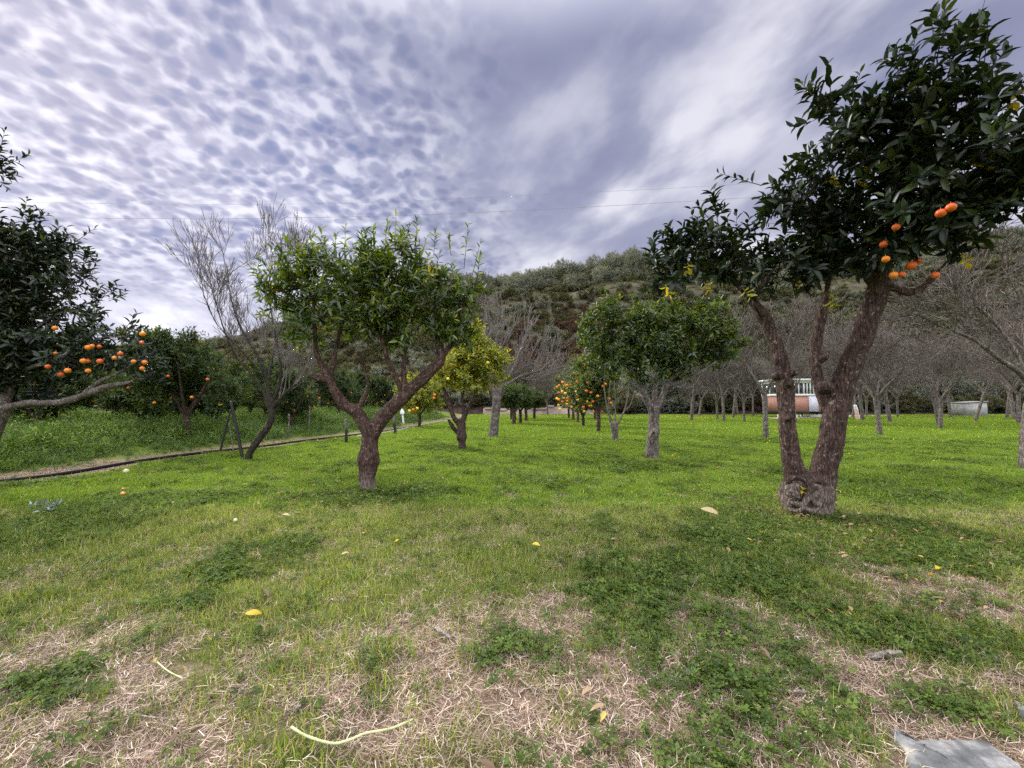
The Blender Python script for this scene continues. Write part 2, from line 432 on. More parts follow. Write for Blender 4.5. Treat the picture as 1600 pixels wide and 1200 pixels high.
# ------------------------------------------------------------------ world and sun
SUN_AZ = R(-50)       # left of the view axis (+Y)
SUN_EL = R(32)
sun_dir = Vector((math.sin(SUN_AZ) * math.cos(SUN_EL), math.cos(SUN_AZ) * math.cos(SUN_EL), math.sin(SUN_EL)))
sd = bpy.data.lights.new("sun", 'SUN'); sd.energy = 3.2; sd.angle = R(16); sd.color = (1.0, .94, .84)
so = bpy.data.objects.new("sun", sd); scene.collection.objects.link(so)
so.rotation_euler = sun_dir.to_track_quat('Z', 'Y').to_euler(); so.location = (-20, 20, 30)

wd = bpy.data.worlds.new("World"); scene.world = wd; wd.use_nodes = True
nt = wd.node_tree; nt.nodes.clear()
out = nd(nt, 'ShaderNodeOutputWorld'); bg = nd(nt, 'ShaderNodeBackground'); bg.inputs[1].default_value = 0.1
nt.links.new(bg.outputs[0], out.inputs[0])
sky = nd(nt, 'ShaderNodeTexSky', sky_type='NISHITA'); sky.sun_disc = False; sky.sun_elevation = SUN_EL; sky.sun_rotation = SUN_AZ
tc = nd(nt, 'ShaderNodeTexCoord')
L = nt.links.new
def mth(op, a, b=None, c=None, clamp=False):
    n = nd(nt, 'ShaderNodeMath', operation=op); n.use_clamp = clamp
    for i, v in enumerate((a, b, c)):
        if v is None: continue
        if isinstance(v, (int, float)): n.inputs[i].default_value = v
        else: L(v, n.inputs[i])
    return n.outputs[0]
def mrange(v, a, b, c=0., d=1., smooth=True):
    n = nd(nt, 'ShaderNodeMapRange'); n.interpolation_type = 'SMOOTHSTEP' if smooth else 'LINEAR'
    L(v, n.inputs[0]); n.inputs[1].default_value = a; n.inputs[2].default_value = b; n.inputs[3].default_value = c; n.inputs[4].default_value = d
    return n.outputs[0]
sep = nd(nt, 'ShaderNodeSeparateXYZ'); L(tc.outputs['Generated'], sep.inputs[0])
X, Y, Z = sep.outputs
zz = mth('ADD', mth('MAXIMUM', Z, 0.0), 0.22)
PX = mth('DIVIDE', X, zz); PY = mth('DIVIDE', Y, zz)
cmb = nd(nt, 'ShaderNodeCombineXYZ'); L(PX, cmb.inputs[0]); L(PY, cmb.inputs[1])
P0 = cmb.outputs[0]
def noise(vec, scale, detail=3, rough=.55, dist=0.0):
    n = nd(nt, 'ShaderNodeTexNoise'); n.inputs['Scale'].default_value = scale; n.inputs['Detail'].default_value = detail; n.inputs['Roughness'].default_value = rough; n.inputs['Distortion'].default_value = dist
    L(vec, n.inputs[0]); return n
# warp
wn = noise(P0, 4.5, 3)
wv = nd(nt, 'ShaderNodeVectorMath', operation='MULTIPLY_ADD'); L(wn.outputs['Color'], wv.inputs[0]); wv.inputs[1].default_value = (.07, .07, 0); L(P0, wv.inputs[2])
PW = wv.outputs[0]
vo = nd(nt, 'ShaderNodeTexVoronoi', feature='SMOOTH_F1'); vo.inputs['Scale'].default_value = 26.0; vo.inputs['Smoothness'].default_value = .5
L(PW, vo.inputs[0])
cell = mrange(vo.outputs['Distance'], .18, .60)             # 1 = between the cells
fine = noise(PW, 15, 3, .5).outputs[0]
cells = mth('ADD', mth('MULTIPLY', cell, .50), mth('MULTIPLY', mrange(fine, .35, .66), .62))
big = noise(P0, 1.6, 4, .5).outputs[0]
# diagonal streaks
mp = nd(nt, 'ShaderNodeMapping'); mp.inputs['Rotation'].default_value = (0, 0, R(-24)); L(PW, mp.inputs[0])
mp2 = nd(nt, 'ShaderNodeMapping'); mp2.inputs['Scale'].default_value = (1.9, 1.15, 1); mp2.inputs['Location'].default_value = (1.3, .4, 0); L(mp.outputs[0], mp2.inputs[0])
st = noise(mp2.outputs[0], 2.0, 5, .5).outputs[0]
streak = mrange(st, .36, .70)
mleft = mrange(mth('ADD', PX, mth('MULTIPLY', mth('SUBTRACT', big, .5), 1.2)), .22, -.62)
mlow = mrange(Z, .16, .30)
mcell = mth('MULTIPLY', mleft, mlow)
bright = mth('MULTIPLY', mrange(big, .36, .62), .35)
wc = mth('ADD', mth('MULTIPLY', mth('ADD', mth('MULTIPLY', cells, .74), -.02), mcell), mth('MULTIPLY', mth('ADD', mth('MULTIPLY', streak, .44), mrange(Z, .2, .75, .50, .16)), mth('SUBTRACT', 1, mcell)))
bn = mth('ABSOLUTE', mth('SUBTRACT', mth('ADD', mth('ADD', mth('MULTIPLY', PX, .893), mth('MULTIPLY', PY, .45)), mth('MULTIPLY', mth('SUBTRACT', big, .5), .5)), .84))
band = mth('MULTIPLY', mth('MULTIPLY', mrange(bn, .26, .0), mrange(PX, -.35, .40)), mrange(st, .25, .62, .15, 1))
wc = mth('ADD', wc, mth('MULTIPLY', band, .42))
wc = mth('ADD', wc, mth('MULTIPLY', bright, .42), clamp=True)
dk = nd(nt, 'ShaderNodeVectorMath', operation='DOT_PRODUCT'); L(tc.outputs['Generated'], dk.inputs[0]); dk.inputs[1].default_value = tuple(Vector((math.sin(R(-47)) * math.cos(R(21)), math.cos(R(-47)) * math.cos(R(21)), math.sin(R(21)))))
glow = mrange(dk.outputs['Value'], .78, 1.0)
rc = ramp(nt, wc, [(0, (.12, .15, .285)), (.3, (.19, .20, .31)), (.55, (.285, .29, .395)), (.8, (.44, .44, .53)), (1, (.60, .595, .66))])
bo = nd(nt, 'ShaderNodeVectorMath', operation='SCALE'); L(rc.outputs[0], bo.inputs[0])
up = mrange(Z, .66, .95, 0, 1.0)  # sky boosted overhead and behind the camera, added to light the scene
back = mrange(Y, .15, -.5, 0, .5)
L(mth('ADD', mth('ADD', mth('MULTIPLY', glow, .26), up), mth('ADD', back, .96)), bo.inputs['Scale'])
white = nd(nt, 'ShaderNodeVectorMath', operation='SCALE'); white.inputs[0].default_value = (1.0, .97, .90)  # neutral white added to the sky overhead and behind, brightens the ground
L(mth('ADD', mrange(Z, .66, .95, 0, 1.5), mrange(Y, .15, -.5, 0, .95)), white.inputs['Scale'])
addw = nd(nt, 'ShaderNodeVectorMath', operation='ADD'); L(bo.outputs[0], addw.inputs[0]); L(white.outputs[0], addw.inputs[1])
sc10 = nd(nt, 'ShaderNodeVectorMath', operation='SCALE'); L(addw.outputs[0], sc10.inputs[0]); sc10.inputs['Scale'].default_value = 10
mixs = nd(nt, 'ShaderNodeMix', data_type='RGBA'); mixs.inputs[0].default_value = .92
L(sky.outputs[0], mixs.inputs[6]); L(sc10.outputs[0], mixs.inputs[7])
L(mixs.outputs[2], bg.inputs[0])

# ------------------------------------------------------------------ ground sheet
STRAW = [(860, 1020, 130, 55), (640, 1010, 90, 25), (230, 1150, 260, 60), (90, 1180, 200, 40), (560, 1100, 130, 40), (740, 1130, 150, 50), (1170, 990, 110, 55), (1180, 1150, 120, 50),
         (1470, 930, 110, 35), (1560, 960, 70, 30), (1570, 815, 60, 12),  (850, 945, 40, 12), (300, 1060, 140, 20), (1290, 1040, 150, 30), (960, 1100, 100, 30), (1380, 890, 70, 14), (1500, 1060, 120, 28), (1080, 1070, 130, 25)]
CLOV = [(1230, 850, 160, 45), (1400, 850, 170, 40), (1290, 950, 80, 50), (1000, 945, 90, 30), (800, 1010, 50, 30), (270, 948, 50, 14), (60, 830, 130, 45), (200, 800, 90, 15), (1060, 1180, 120, 30),
        (1400, 1110, 100, 30), (1290, 1110, 60, 40), (1170, 1070, 60, 20), (1100, 900, 150, 35), (1500, 1010, 120, 25), (60, 1080, 90, 30), (600, 775, 110, 14), (850, 755, 90, 8), (340, 900, 60, 20), (880, 1180, 60, 25), (1020, 730, 60, 8), (1440, 780, 90, 14)]
def blobmask(x, y, lst, soft=.35):
    o = np.zeros(np.shape(x))
    wob = (fbm(x * 3.1, y * 3.1, 3) - .5) * 1.1
    for (px, py, a, b) in lst:
        c = G(px, py); e = G(px, min(py + b, 1235)); f_ = G(px + a, py); n_ = G(px, py - b)
        rx = abs(f_[0] - c[0]); ry = abs(n_[1] - e[1]) / 2; cy = (n_[1] + e[1]) / 2
        d = np.sqrt(((x - c[0]) / rx) ** 2 + ((y - cy) / ry) ** 2) + wob
        o = np.maximum(o, 1 - sstep(1 - soft, 1 + soft, d))
    return o
def m_straw(x, y):
    nn = fbm(x * 1.7 + 3, y * 1.7 + 8, 4)
    near = 1 - sstep(1.9, 2.9, np.hypot(x * .4, y))
    s = blobmask(x, y, STRAW) * (.42 + .75 * sstep(.30, .58, fbm(x * 4.3, y * 4.3, 3)))
    s = np.maximum(s, near * sstep(.34, .56, nn) * .92)
    s = np.maximum(s, sstep(.66, .76, nn) * (1 - sstep(4, 8, y)) * .35)
    return np.clip(s, 0, 1)
def m_clov(x, y):
    nn = fbm(x * .9 + 31, y * .9 + 12, 4)
    return np.clip(np.maximum(blobmask(x, y, CLOV) * (.35 + .9 * sstep(.35, .6, fbm(x * 2.6, y * 2.6 + 5, 3))), sstep(.60, .72, nn) * .7), 0, 1)

AZ = 400
rr = np.concatenate([[0.05], np.geomspace(.6, 70, 230), np.linspace(71, 200, 130), np.geomspace(205, 2500, 30)])
az = np.linspace(0, 2 * math.pi, AZ, endpoint=False)
# more directions in front
az = az - 0.42 * np.sin(2 * (az - math.pi / 2)) * 0 
RR, AA = np.meshgrid(rr, az, indexing='ij')
gx = RR * np.cos(AA); gy = RR * np.sin(AA)
gz = terrain(gx, gy)
gz[-10:] = np.minimum(gz[-10:], 10)
V = np.stack([gx, gy, gz], -1).reshape(-1, 3)
idx = np.arange(len(rr) * AZ).reshape(len(rr), AZ)
a = idx[:-1]; d = idx[1:]; b = np.roll(a, -1, 1); c = np.roll(d, -1, 1)
faces = np.stack([a, d, c, b], -1).reshape(-1, 4)
M_ground, nt2, out2 = newmat("meadow_ground")
def gattr(n): return nd(nt2, 'ShaderNodeAttribute', attribute_name=n).outputs['Fac']
geo_n = nd(nt2, 'ShaderNodeNewGeometry')
def n2(scale, det=5, ro=.6):
    n = nd(nt2, 'ShaderNodeTexNoise'); n.inputs['Scale'].default_value = scale; n.inputs['Detail'].default_value = det; n.inputs['Roughness'].default_value = ro
    nt2.links.new(geo_n.outputs['Position'], n.inputs[0]); return n.outputs[0]
def mix2(f, a_, b_, blend='MIX'):
    m = nd(nt2, 'ShaderNodeMix', data_type='RGBA', blend_type=blend)
    if isinstance(f, float): m.inputs[0].default_value = f
    else: nt2.links.new(f, m.inputs[0])
    for i, v in ((6, a_), (7, b_)):
        if isinstance(v, tuple): m.inputs[i].default_value = (*v, 1)
        else: nt2.links.new(v, m.inputs[i])
    return m.outputs[2]
fineN = n2(60, 6, .7); midN = n2(7, 5)
soil = ramp(nt2, fineN, [(.3, (.035, .026, .02)), (.6, (.11, .082, .062))]).outputs[0]
thatch = ramp(nt2, fineN, [(.3, (.10, .07, .05)), (.52, (.26, .19, .14)), (.7, (.44, .34, .26))]).outputs[0]
green = ramp(nt2, fineN, [(.3, (.045, .075, .012)), (.6, (.12, .18, .02))]).outputs[0]
green = mix2(.5, green, ramp(nt2, midN, [(.35, (.06, .10, .012)), (.65, (.15, .20, .02))]).outputs[0])
hillc = ramp(nt2, n2(.35, 6, .65), [(.3, (.045, .042, .028)), (.5, (.085, .078, .05)), (.7, (.14, .12, .08))]).outputs[0]
bankc = ramp(nt2, n2(1.4, 6, .7), [(.3, (.02, .015, .012)), (.6, (.075, .052, .042)), (.75, (.16, .12, .10))]).outputs[0]
gc = mix2(gattr('green'), soil, green)
gc = mix2(gattr('straw'), gc, thatch)
gc = mix2(gattr('bankm'), gc, bankc)
gc = mix2(gattr('hillm'), gc, hillc)
pb = nd(nt2, 'ShaderNodeBsdfPrincipled'); pb.inputs['Roughness'].default_value = .95; pb.inputs['Specular IOR Level'].default_value = .1
nt2.links.new(gc, pb.inputs[0])
bp = nd(nt2, 'ShaderNodeBump'); bp.inputs['Strength'].default_value = .8; bp.inputs['Distance'].default_value = .02
nt2.links.new(fineN, bp.inputs['Height']); nt2.links.new(bp.outputs[0], pb.inputs['Normal'])
nt2.links.new(pb.outputs[0], out2.inputs[0])
me = mesh_np("ground", V, [faces], [M_ground])
fx, fy = V[:, 0], V[:, 1]
uu = hose_x(fy) - fx
strip = np.exp(-((uu - .45) / .6) ** 2) * sstep(.15, .4, fbm(fx * 2, fy * 2, 3)) * (fy > -2)
attrs = {'straw': np.clip(np.maximum(m_straw(fx, fy) * (fy > 0), strip * .9) , 0, 1),
         'green': np.clip(.5 + .5 * sstep(3, 8, np.hypot(fx, fy)), 0, 1),
         'bankm': sstep(49.5, 52.5, fy + 2 * (fbm(fx * .3, fy * .3, 3) - .5)),
         'hillm': sstep(62, 72, fy)}
for k, v in attrs.items():
    at = me.attributes.new(k, 'FLOAT', 'POINT'); at.data.foreach_set("value", v.astype(np.float32))
ground = link("ground", me); tag(ground, kind='structure')
# the last rings make a wide plain; nothing floats above it

# ------------------------------------------------------------------ scattering (stuff)
def proto_collection(name, meshes):
    c = bpy.data.collections.new(name)
    for i, m in enumerate(meshes):
        o = bpy.data.objects.new("%s_%02d" % (name, i), m); c.objects.link(o)
    return c
def scatter(name, pts, rot, scl, idx, coll, label, cat):
    me = bpy.data.meshes.new(name)
    me.vertices.add(len(pts)); me.vertices.foreach_set("co", np.asarray(pts, np.float32).ravel())
    for nm, ty, arr, key in (("rot", 'FLOAT_VECTOR', rot, "vector"), ("scl", 'FLOAT_VECTOR', scl, "vector"), ("pick", 'INT', idx, "value")):
        a_ = me.attributes.new(nm, ty, 'POINT'); a_.data.foreach_set(key, np.asarray(arr, np.int32 if ty == 'INT' else np.float32).ravel())
    o = link(name, me); tag(o, label, cat, kind='stuff')
    ng = bpy.data.node_groups.new(name + "_scatter", 'GeometryNodeTree')
    ng.interface.new_socket("Geometry", in_out='INPUT', socket_type='NodeSocketGeometry')
    ng.interface.new_socket("Geometry", in_out='OUTPUT', socket_type='NodeSocketGeometry')
    gi = ng.nodes.new('NodeGroupInput'); go = ng.nodes.new('NodeGroupOutput')
    ci = ng.nodes.new('GeometryNodeCollectionInfo'); ci.inputs['Collection'].default_value = coll
    ci.inputs['Separate Children'].default_value = True; ci.inputs['Reset Children'].default_value = True
    ip = ng.nodes.new('GeometryNodeInstanceOnPoints'); ip.inputs['Pick Instance'].default_value = True
    def na(nm, dt):
        n = ng.nodes.new('GeometryNodeInputNamedAttribute'); n.data_type = dt; n.inputs['Name'].default_value = nm; return n.outputs['Attribute']
    ng.links.new(gi.outputs[0], ip.inputs['Points']); ng.links.new(ci.outputs[0], ip.inputs['Instance'])
    ng.links.new(na("pick", 'INT'), ip.inputs['Instance Index'])
    ng.links.new(na("rot", 'FLOAT_VECTOR'), ip.inputs['Rotation']); ng.links.new(na("scl", 'FLOAT_VECTOR'), ip.inputs['Scale'])
    ng.links.new(ip.outputs[0], go.inputs[0])
    md = o.modifiers.new("scatter", 'NODES'); md.node_group = ng
    return o

def blades(geo, n, rad, h, w, lean=.5, tint=(.5, .2), flat=False, curl=.4):
    p = rng.normal(0, rad * .5, (n, 2)); 
    base = np.stack([p[:, 0], p[:, 1], np.full(n, -.005)], 1)
    a_ = rng.random(n) * 6.283
    hh = h * rng.uniform(.45, 1.15, n)
    out_ = np.stack([np.cos(a_), np.sin(a_), np.zeros(n)], 1)
    side = np.stack([-np.sin(a_), np.cos(a_), np.zeros(n)], 1)
    tw = rng.normal(0, .5, (n, 1)); side = norm(side + out_ * tw)
    le = lean * rng.uniform(.1, 1.3, n)
    if flat:
        d0 = norm(out_ + np.array([0, 0, .12]) + rng.normal(0, .08, (n, 3)) * [0, 0, 1])
        m1 = base + d0 * (hh * .5)[:, None] + np.array([0, 0, 1]) * (rng.random((n, 1)) * .25 * hh[:, None])
        m2 = m1 + norm(d0 + rng.normal(0, curl, (n, 3)) * [1, 1, .35]) * (hh * .55)[:, None]
        m2[:, 2] = np.maximum(m2[:, 2], -.004)
        base = base + np.array([0, 0, .006]) + np.array([0, 0, 1]) * rng.random((n, 1)) * .015
    else:
        m1 = base + np.array([0, 0, 1]) * (hh * .5)[:, None] + out_ * (hh * le * .3)[:, None]
        m2 = base + np.array([0, 0, 1]) * (hh * (1 - .3 * le))[:, None] + out_ * (hh * le)[:, None]
    ww = w * rng.uniform(.6, 1.2, n)[:, None]
    V_ = np.stack([base - side * ww * .5, base + side * ww * .5, m1 + side * ww * .42, m1 - side * ww * .42, m2], 1)
    b0 = (np.arange(n) * 5)[:, None]
    f4 = b0 + np.array([[0, 1, 2, 3]]); f3 = b0 + np.array([[3, 2, 4]])
    tn = np.clip(rng.normal(tint[0], tint[1], n), 0, 1)
    geo.add(V_.reshape(-1, 3), f3=f3, f4=f4, tint=np.repeat(tn, 5))
def clover_proto(n=16, rad=.085, h=.045, s=.016, mat=None, tint=(.5, .2)):
    g = Geo()
    for i in range(n):
        r_ = rad * math.sqrt(rng.random()); a_ = rng.random() * 6.283
        top = np.array([r_ * math.cos(a_), r_ * math.sin(a_), h * rng.uniform(.5, 1.1)])
        tilt = norm(np.array([rng.normal(0, .35), rng.normal(0, .35), 1]))
        a0 = rng.random() * 6.283; tn = float(np.clip(rng.normal(*tint), 0, 1))
        Ax = norm(np.cross(tilt, [1, .2, 0])); Ay = np.cross(tilt, Ax)
        ss = s * rng.uniform(.7, 1.25)
        for k in range(3):
            t = a0 + k * 2.094
            dr = Ax * math.cos(t) + Ay * math.sin(t); sdv = np.cross(tilt, dr)
            v = [top, top + dr * ss * .75 - sdv * ss * .5 + tilt * ss * .12, top + dr * ss * .95 - sdv * ss * .18 + tilt * ss * .05, top + dr * ss * .82 - tilt * ss * .03,
                 top + dr * ss * .95 + sdv * ss * .18 + tilt * ss * .05, top + dr * ss * .75 + sdv * ss * .5 + tilt * ss * .12]
            g.add(v, f4=[(0, 1, 2, 3), (0, 3, 4, 5)], tint=tn)
        tubes(g, np.array([[[top[0] * .5, top[1] * .5, -.005], top]]), np.array([[.001, .0008]]), 3, .5)
    return g.mesh("clover", [M_clover])
protos_near, protos_mid, protos_far, protos_straw, protos_clov, protos_clov_mid = [], [], [], [], [], []
for i in range(6):
    g = Geo(); blades(g, 12, .045, .045 + .012 * (i % 3), .0032, .8, (.45, .24)); blades(g, 2, .05, .04, .003, .8, (.96, .02)); protos_near.append(g.mesh("grass_near", [M_grass]))
    g = Geo(); blades(g, 46, .13, .055 + .012 * (i % 3), .006, .9, (.5, .22)); protos_mid.append(g.mesh("grass_mid", [M_grass_far]))
    g = Geo(); blades(g, 60, .34, .075 + .015 * (i % 3), .017, .9, (.52, .2)); protos_far.append(g.mesh("grass_far", [M_grass_far]))
    g = Geo(); blades(g, 26, .07, .085, .0032, .5, (.52, .28), flat=True, curl=.7); blades(g, 3, .06, .06, .003, 1.0, (.6, .2)); protos_straw.append(g.mesh("straw", [M_straw]))
    protos_clov.append(clover_proto()); protos_clov_mid.append(clover_proto(34, .17, .05, .024))

def wedge(n, d0, d1, power=1.0, margin=1.45):
    """random ground points in front, between depths d0 and d1; a margin on each side for a step aside"""
    y = np.sqrt(rng.random(n) * (d1 ** 2 - d0 ** 2) + d0 ** 2)
    x = (rng.random(n) * 2 - 1) * (y * margin + .8)
    return x, y
def lay(x, y, h=0.0):
    return np.stack([x, y, terrain(x, y) + h], 1)
def rnd_rot(n, tilt=.12):
    return np.stack([rng.normal(0, tilt, n), rng.normal(0, tilt, n), rng.random(n) * 6.283], 1)
def s3(s, zz=None):
    s = np.asarray(s); return np.stack([s, s, s if zz is None else s * zz], 1)
SLAB1 = [(1392, 1124), (1425, 1148), (1470, 1142), (1545, 1146), (1595, 1185), (1650, 1260), (1480, 1275), (1440, 1215)]
SLAB2 = [(1582, 1088), (1605, 1100), (1660, 1130), (1650, 1150), (1600, 1120)]
def in_poly(x, y, pxs):
    P_ = np.array([G(a_, b_, .04)[:2] for a_, b_ in pxs]); c_ = P_.mean(0); P_ = c_ + (P_ - c_) * 1.02
    ins = np.zeros(x.shape, bool); j_ = len(P_) - 1
    for i_ in range(len(P_)):
        xi, yi = P_[i_]; xj, yj = P_[j_]
        ins ^= ((yi > y) != (yj > y)) & (x < (xj - xi) * (y - yi) / (yj - yi + 1e-12) + xi); j_ = i_
    return ins
def lawn_ok(x, y, m=.35):
    return (~in_poly(x, y, SLAB1)) & (~in_poly(x, y, SLAB2)) & (hose_x(y) - x < -m + .8 * (fbm(x * 1.5, y * 1.5, 3) - .5)) & (y < 50.5 + 2 * (fbm(x * .3, y * .3, 2) - .5))

# near grass
x, y = wedge(50000, .9, 5.2); ms = m_straw(x, y); mc = m_clov(x, y)
keep = lawn_ok(x, y) & (rng.random(len(x)) < (1 - .84 * ms) * (1 - .15 * mc) * (.7 + .4 * sstep(1.5, 3.5, y)))
x, y = x[keep], y[keep]; n = len(x)
s = (.65 + .9 * fbm(x * 2.3, y * 2.3, 3)) * rng.uniform(.75, 1.25, n)
scatter("grass", lay(x, y), rnd_rot(n), s3(s, rng.uniform(.7, 1.2, n)), rng.integers(0, 6, n), proto_collection("short_grass", protos_near), "short fresh green grass in the foreground", "grass")
# mid grass
x, y = wedge(62000, 5.0, 15, margin=1.4)
ms = m_straw(x, y)
keep = lawn_ok(x, y) & (rng.random(len(x)) < (1 - .9 * ms)) ; x, y = x[keep], y[keep]; n = len(x)
s = (.55 + .9 * fbm(x * 1.6, y * 1.6, 3)) * rng.uniform(.75, 1.25, n)
scatter("lawn_grass", lay(x, y), rnd_rot(n, .08), s3(s, rng.uniform(.6, 1.2, n)), rng.integers(0, 6, n), proto_collection("lawn_tuft", protos_mid), "bright green orchard lawn between the tree rows", "grass")
# far grass
x1, y1 = wedge(42000, 14.6, 30, margin=1.4); x2, y2 = wedge(42000, 29, 52, margin=1.4)
x = np.concatenate([x1, x2]); y = np.concatenate([y1, y2])
keep = lawn_ok(x, y); x, y = x[keep], y[keep]; n = len(x)
s = (.55 + .8 * fbm(x * .8, y * .8, 3)) * rng.uniform(.8, 1.3, n)
scatter("distant_grass", lay(x, y), rnd_rot(n, .05), s3(s, rng.uniform(.6, 1.1, n)), rng.integers(0, 6, n), proto_collection("distant_tuft", protos_far), "yellowish green grass at the far end of the orchard", "grass")
# straw
x, y = wedge(60000, .9, 9)
hyy = 1 + 38 * rng.random(5000) ** 1.4; x = np.concatenate([x, hose_x(hyy) - rng.normal(.35, .4, 5000)]); y = np.concatenate([y, hyy])
ms = np.maximum(m_straw(x, y), 1.0 * (np.abs(hose_x(y) - x - .35) < .8) * (rng.random(len(x)) < .8))
keep = (lawn_ok(x, y, 0) | (np.abs(hose_x(y) - x - .35) < .8)) & (rng.random(len(x)) < np.clip(ms * 1.0 + .12, 0, 1) * np.where(y < 5, 1, .6)); x, y = x[keep], y[keep]; n = len(x)
scatter("dry_straw", lay(x, y, .004), rnd_rot(n, .06), s3(rng.uniform(.6, 1.25, n)), rng.integers(0, 6, n), proto_collection("straw_wisps", protos_straw), "matted pale dead grass between green patches", "straw")
# clover
x, y = wedge(24000, .9, 6); mc = m_clov(x, y)
keep = lawn_ok(x, y) & (rng.random(len(x)) < mc * .72 + .04); x, y = x[keep], y[keep]; n = len(x)
scatter("clover", lay(x, y), rnd_rot(n, .1), s3(rng.uniform(.7, 1.3, n)), rng.integers(0, 6, n), proto_collection("clover_patch", protos_clov), "low dark green clover leaves in patches", "clover")
x, y = wedge(26000, 5.6, 15); mc = m_clov(x, y)
keep = lawn_ok(x, y) & (rng.random(len(x)) < mc * .42 + .05); x, y = x[keep], y[keep]; n = len(x)
scatter("lawn_clover", lay(x, y), rnd_rot(n, .1), s3(rng.uniform(.7, 1.4, n)), rng.integers(0, 6, n), proto_collection("clover_clump", protos_clov_mid), "clover clumps among the lawn under the trees", "clover")
# yellow flowers of the far lawn
g = Geo()
for k in range(5):
    t = k * 1.2566
    g.add([(0, 0, .09), (.012 * math.cos(t - .5), .012 * math.sin(t - .5), .10), (.024 * math.cos(t), .024 * math.sin(t), .1), (.012 * math.cos(t + .5), .012 * math.sin(t + .5), .10)], f4=[(0, 1, 2, 3)])
tubes(g, np.array([[[0, 0, 0], [0, 0, .09]]]), np.array([[.0015, .001]]), 3)
fl = [g.mesh("flower", [M_yflower])]
x, y = wedge(9000, 8, 45, margin=1.35); dn = fbm(x * .35 + 4, y * .35, 3)
keep = lawn_ok(x, y) & (rng.random(len(x)) < sstep(.42, .62, dn) * np.where(x > 1, 1, .45)); x, y = x[keep], y[keep]; n = len(x)
scatter("yellow_flowers", lay(x, y), rnd_rot(n, .3), s3(rng.uniform(.5, 1.0, n) * (.7 + y / 32)), np.zeros(n, int), proto_collection("sorrel_flower", fl), "tiny yellow flowers dotted through the lawn", "flowers")

# weeds on the left bank
def weed_proto(n, h, leafL, ratio, flower=0.0):
    g = Geo()
    base = np.stack([rng.normal(0, .09, n), rng.normal(0, .09, n), np.zeros(n)], 1)
    dr = norm(np.stack([rng.normal(0, .45, n), rng.normal(0, .45, n), np.ones(n)], 1))
    shoots(g, g, base, dr, h * rng.uniform(.5, 1.1, n), 8, leafL, ratio, LEAF_LO, .0025, .5, .22, flower, up=.0, spread=1.1)
    return g.mesh("weed", [M_weed])
wp = [weed_proto(9, .34, .09, .35), weed_proto(8, .42, .12, .22), weed_proto(10, .30, .07, .5), weed_proto(7, .55, .08, .3, .006)]
g = Geo(); blades(g, 60, .16, .42, .010, .9, (.4, .25)); wp.append(g.mesh("tall_grass", [M_weed]))
g = Geo(); blades(g, 50, .14, .28, .008, 1.1, (.3, .2)); wp.append(g.mesh("tall_grass2", [M_weed]))
n = 15000
y = 3.5 + 36 * rng.random(n) ** 1.5; u = .55 + 16 * rng.random(n) ** 1.3; x = hose_x(y) - u
keep = (rng.random(n) < sstep(.2, .42, fbm(x * .7, y * .7, 3)) + .35) & (rng.random(n) < sstep(.3, 1.6, u + 1.2 * (fbm(x * 1.3, y * 1.3, 2) - .5)))
x, y, u = x[keep], y[keep], u[keep]; n = len(x)
s = (.15 + 1.75 * fbm(x * .55 + 9, y * .55, 3)) * sstep(.2, 3.0, u) * rng.uniform(.6, 1.35, n) + .16
scatter("weeds", lay(x, y), rnd_rot(n, .12), s3(s), rng.integers(0, 6, n), proto_collection("rank_weed", wp), "rank green weeds covering the bank beyond the hose", "weeds")

lt = []
M_lit = leafmat("dead_leaf_litter", [(0, (.07, .045, .03)), (.5, (.20, .13, .08)), (.85, (.38, .28, .15)), (1, (.55, .42, .10))], .15, .03, .5, True, 1.0)
for i in range(4):
    g = Geo(); n_ = 3
    leaves(g, np.stack([rng.normal(0, .06, n_), rng.normal(0, .06, n_), rng.uniform(.012, .035, n_)], 1), norm(rng.normal(size=(n_, 3)) * [1, 1, .25]), norm(np.array([0, 0, 1.]) + rng.normal(0, .35, (n_, 3))), rng.uniform(.04, .08, n_), rng.uniform(.02, .035, n_), LEAF_HI, rng.random(n_))
    lt.append(g.mesh("litter", [M_lit]))
cx_ = np.concatenate([rng.normal(G(1262, 803)[0], .6, 420), rng.normal(G(574, 769)[0], .5, 260), rng.normal(G(1019, 718)[0], 1.1, 160), rng.uniform(-9, 9, 260), rng.uniform(2.0, 7.5, 260)])
cy_ = np.concatenate([rng.normal(4.6, .8, 420), rng.normal(5.8, .5, 260), rng.normal(9.3, 1.0, 160), rng.uniform(1.4, 9, 260), rng.uniform(2.2, 6.0, 260)])
k_ = lawn_ok(cx_, cy_) & (cy_ > 1.2); cx_, cy_ = cx_[k_], cy_[k_]; n = len(cx_)
scatter("leaf_litter", lay(cx_, cy_, .012), rnd_rot(n, .1), s3(rng.uniform(.6, 1.2, n)), rng.integers(0, 4, n), proto_collection("litter_leaf", lt), "brown dead leaves littered on the grass under the trees", "leaf litter")
x, y = wedge(1500, 1.4, 14); k_ = lawn_ok(x, y) & (rng.random(len(x)) < .25 + .9 * m_clov(x, y)); x, y = x[k_], y[k_]; n = len(x)
scatter("lawn_weeds", lay(x, y), rnd_rot(n, .2), s3(rng.uniform(.16, .40, n), rng.uniform(.35, .8, n)), rng.integers(0, 3, n), proto_collection("lawn_weed", wp[:3]), "small broad leaved weeds dotted through the lawn", "weeds")
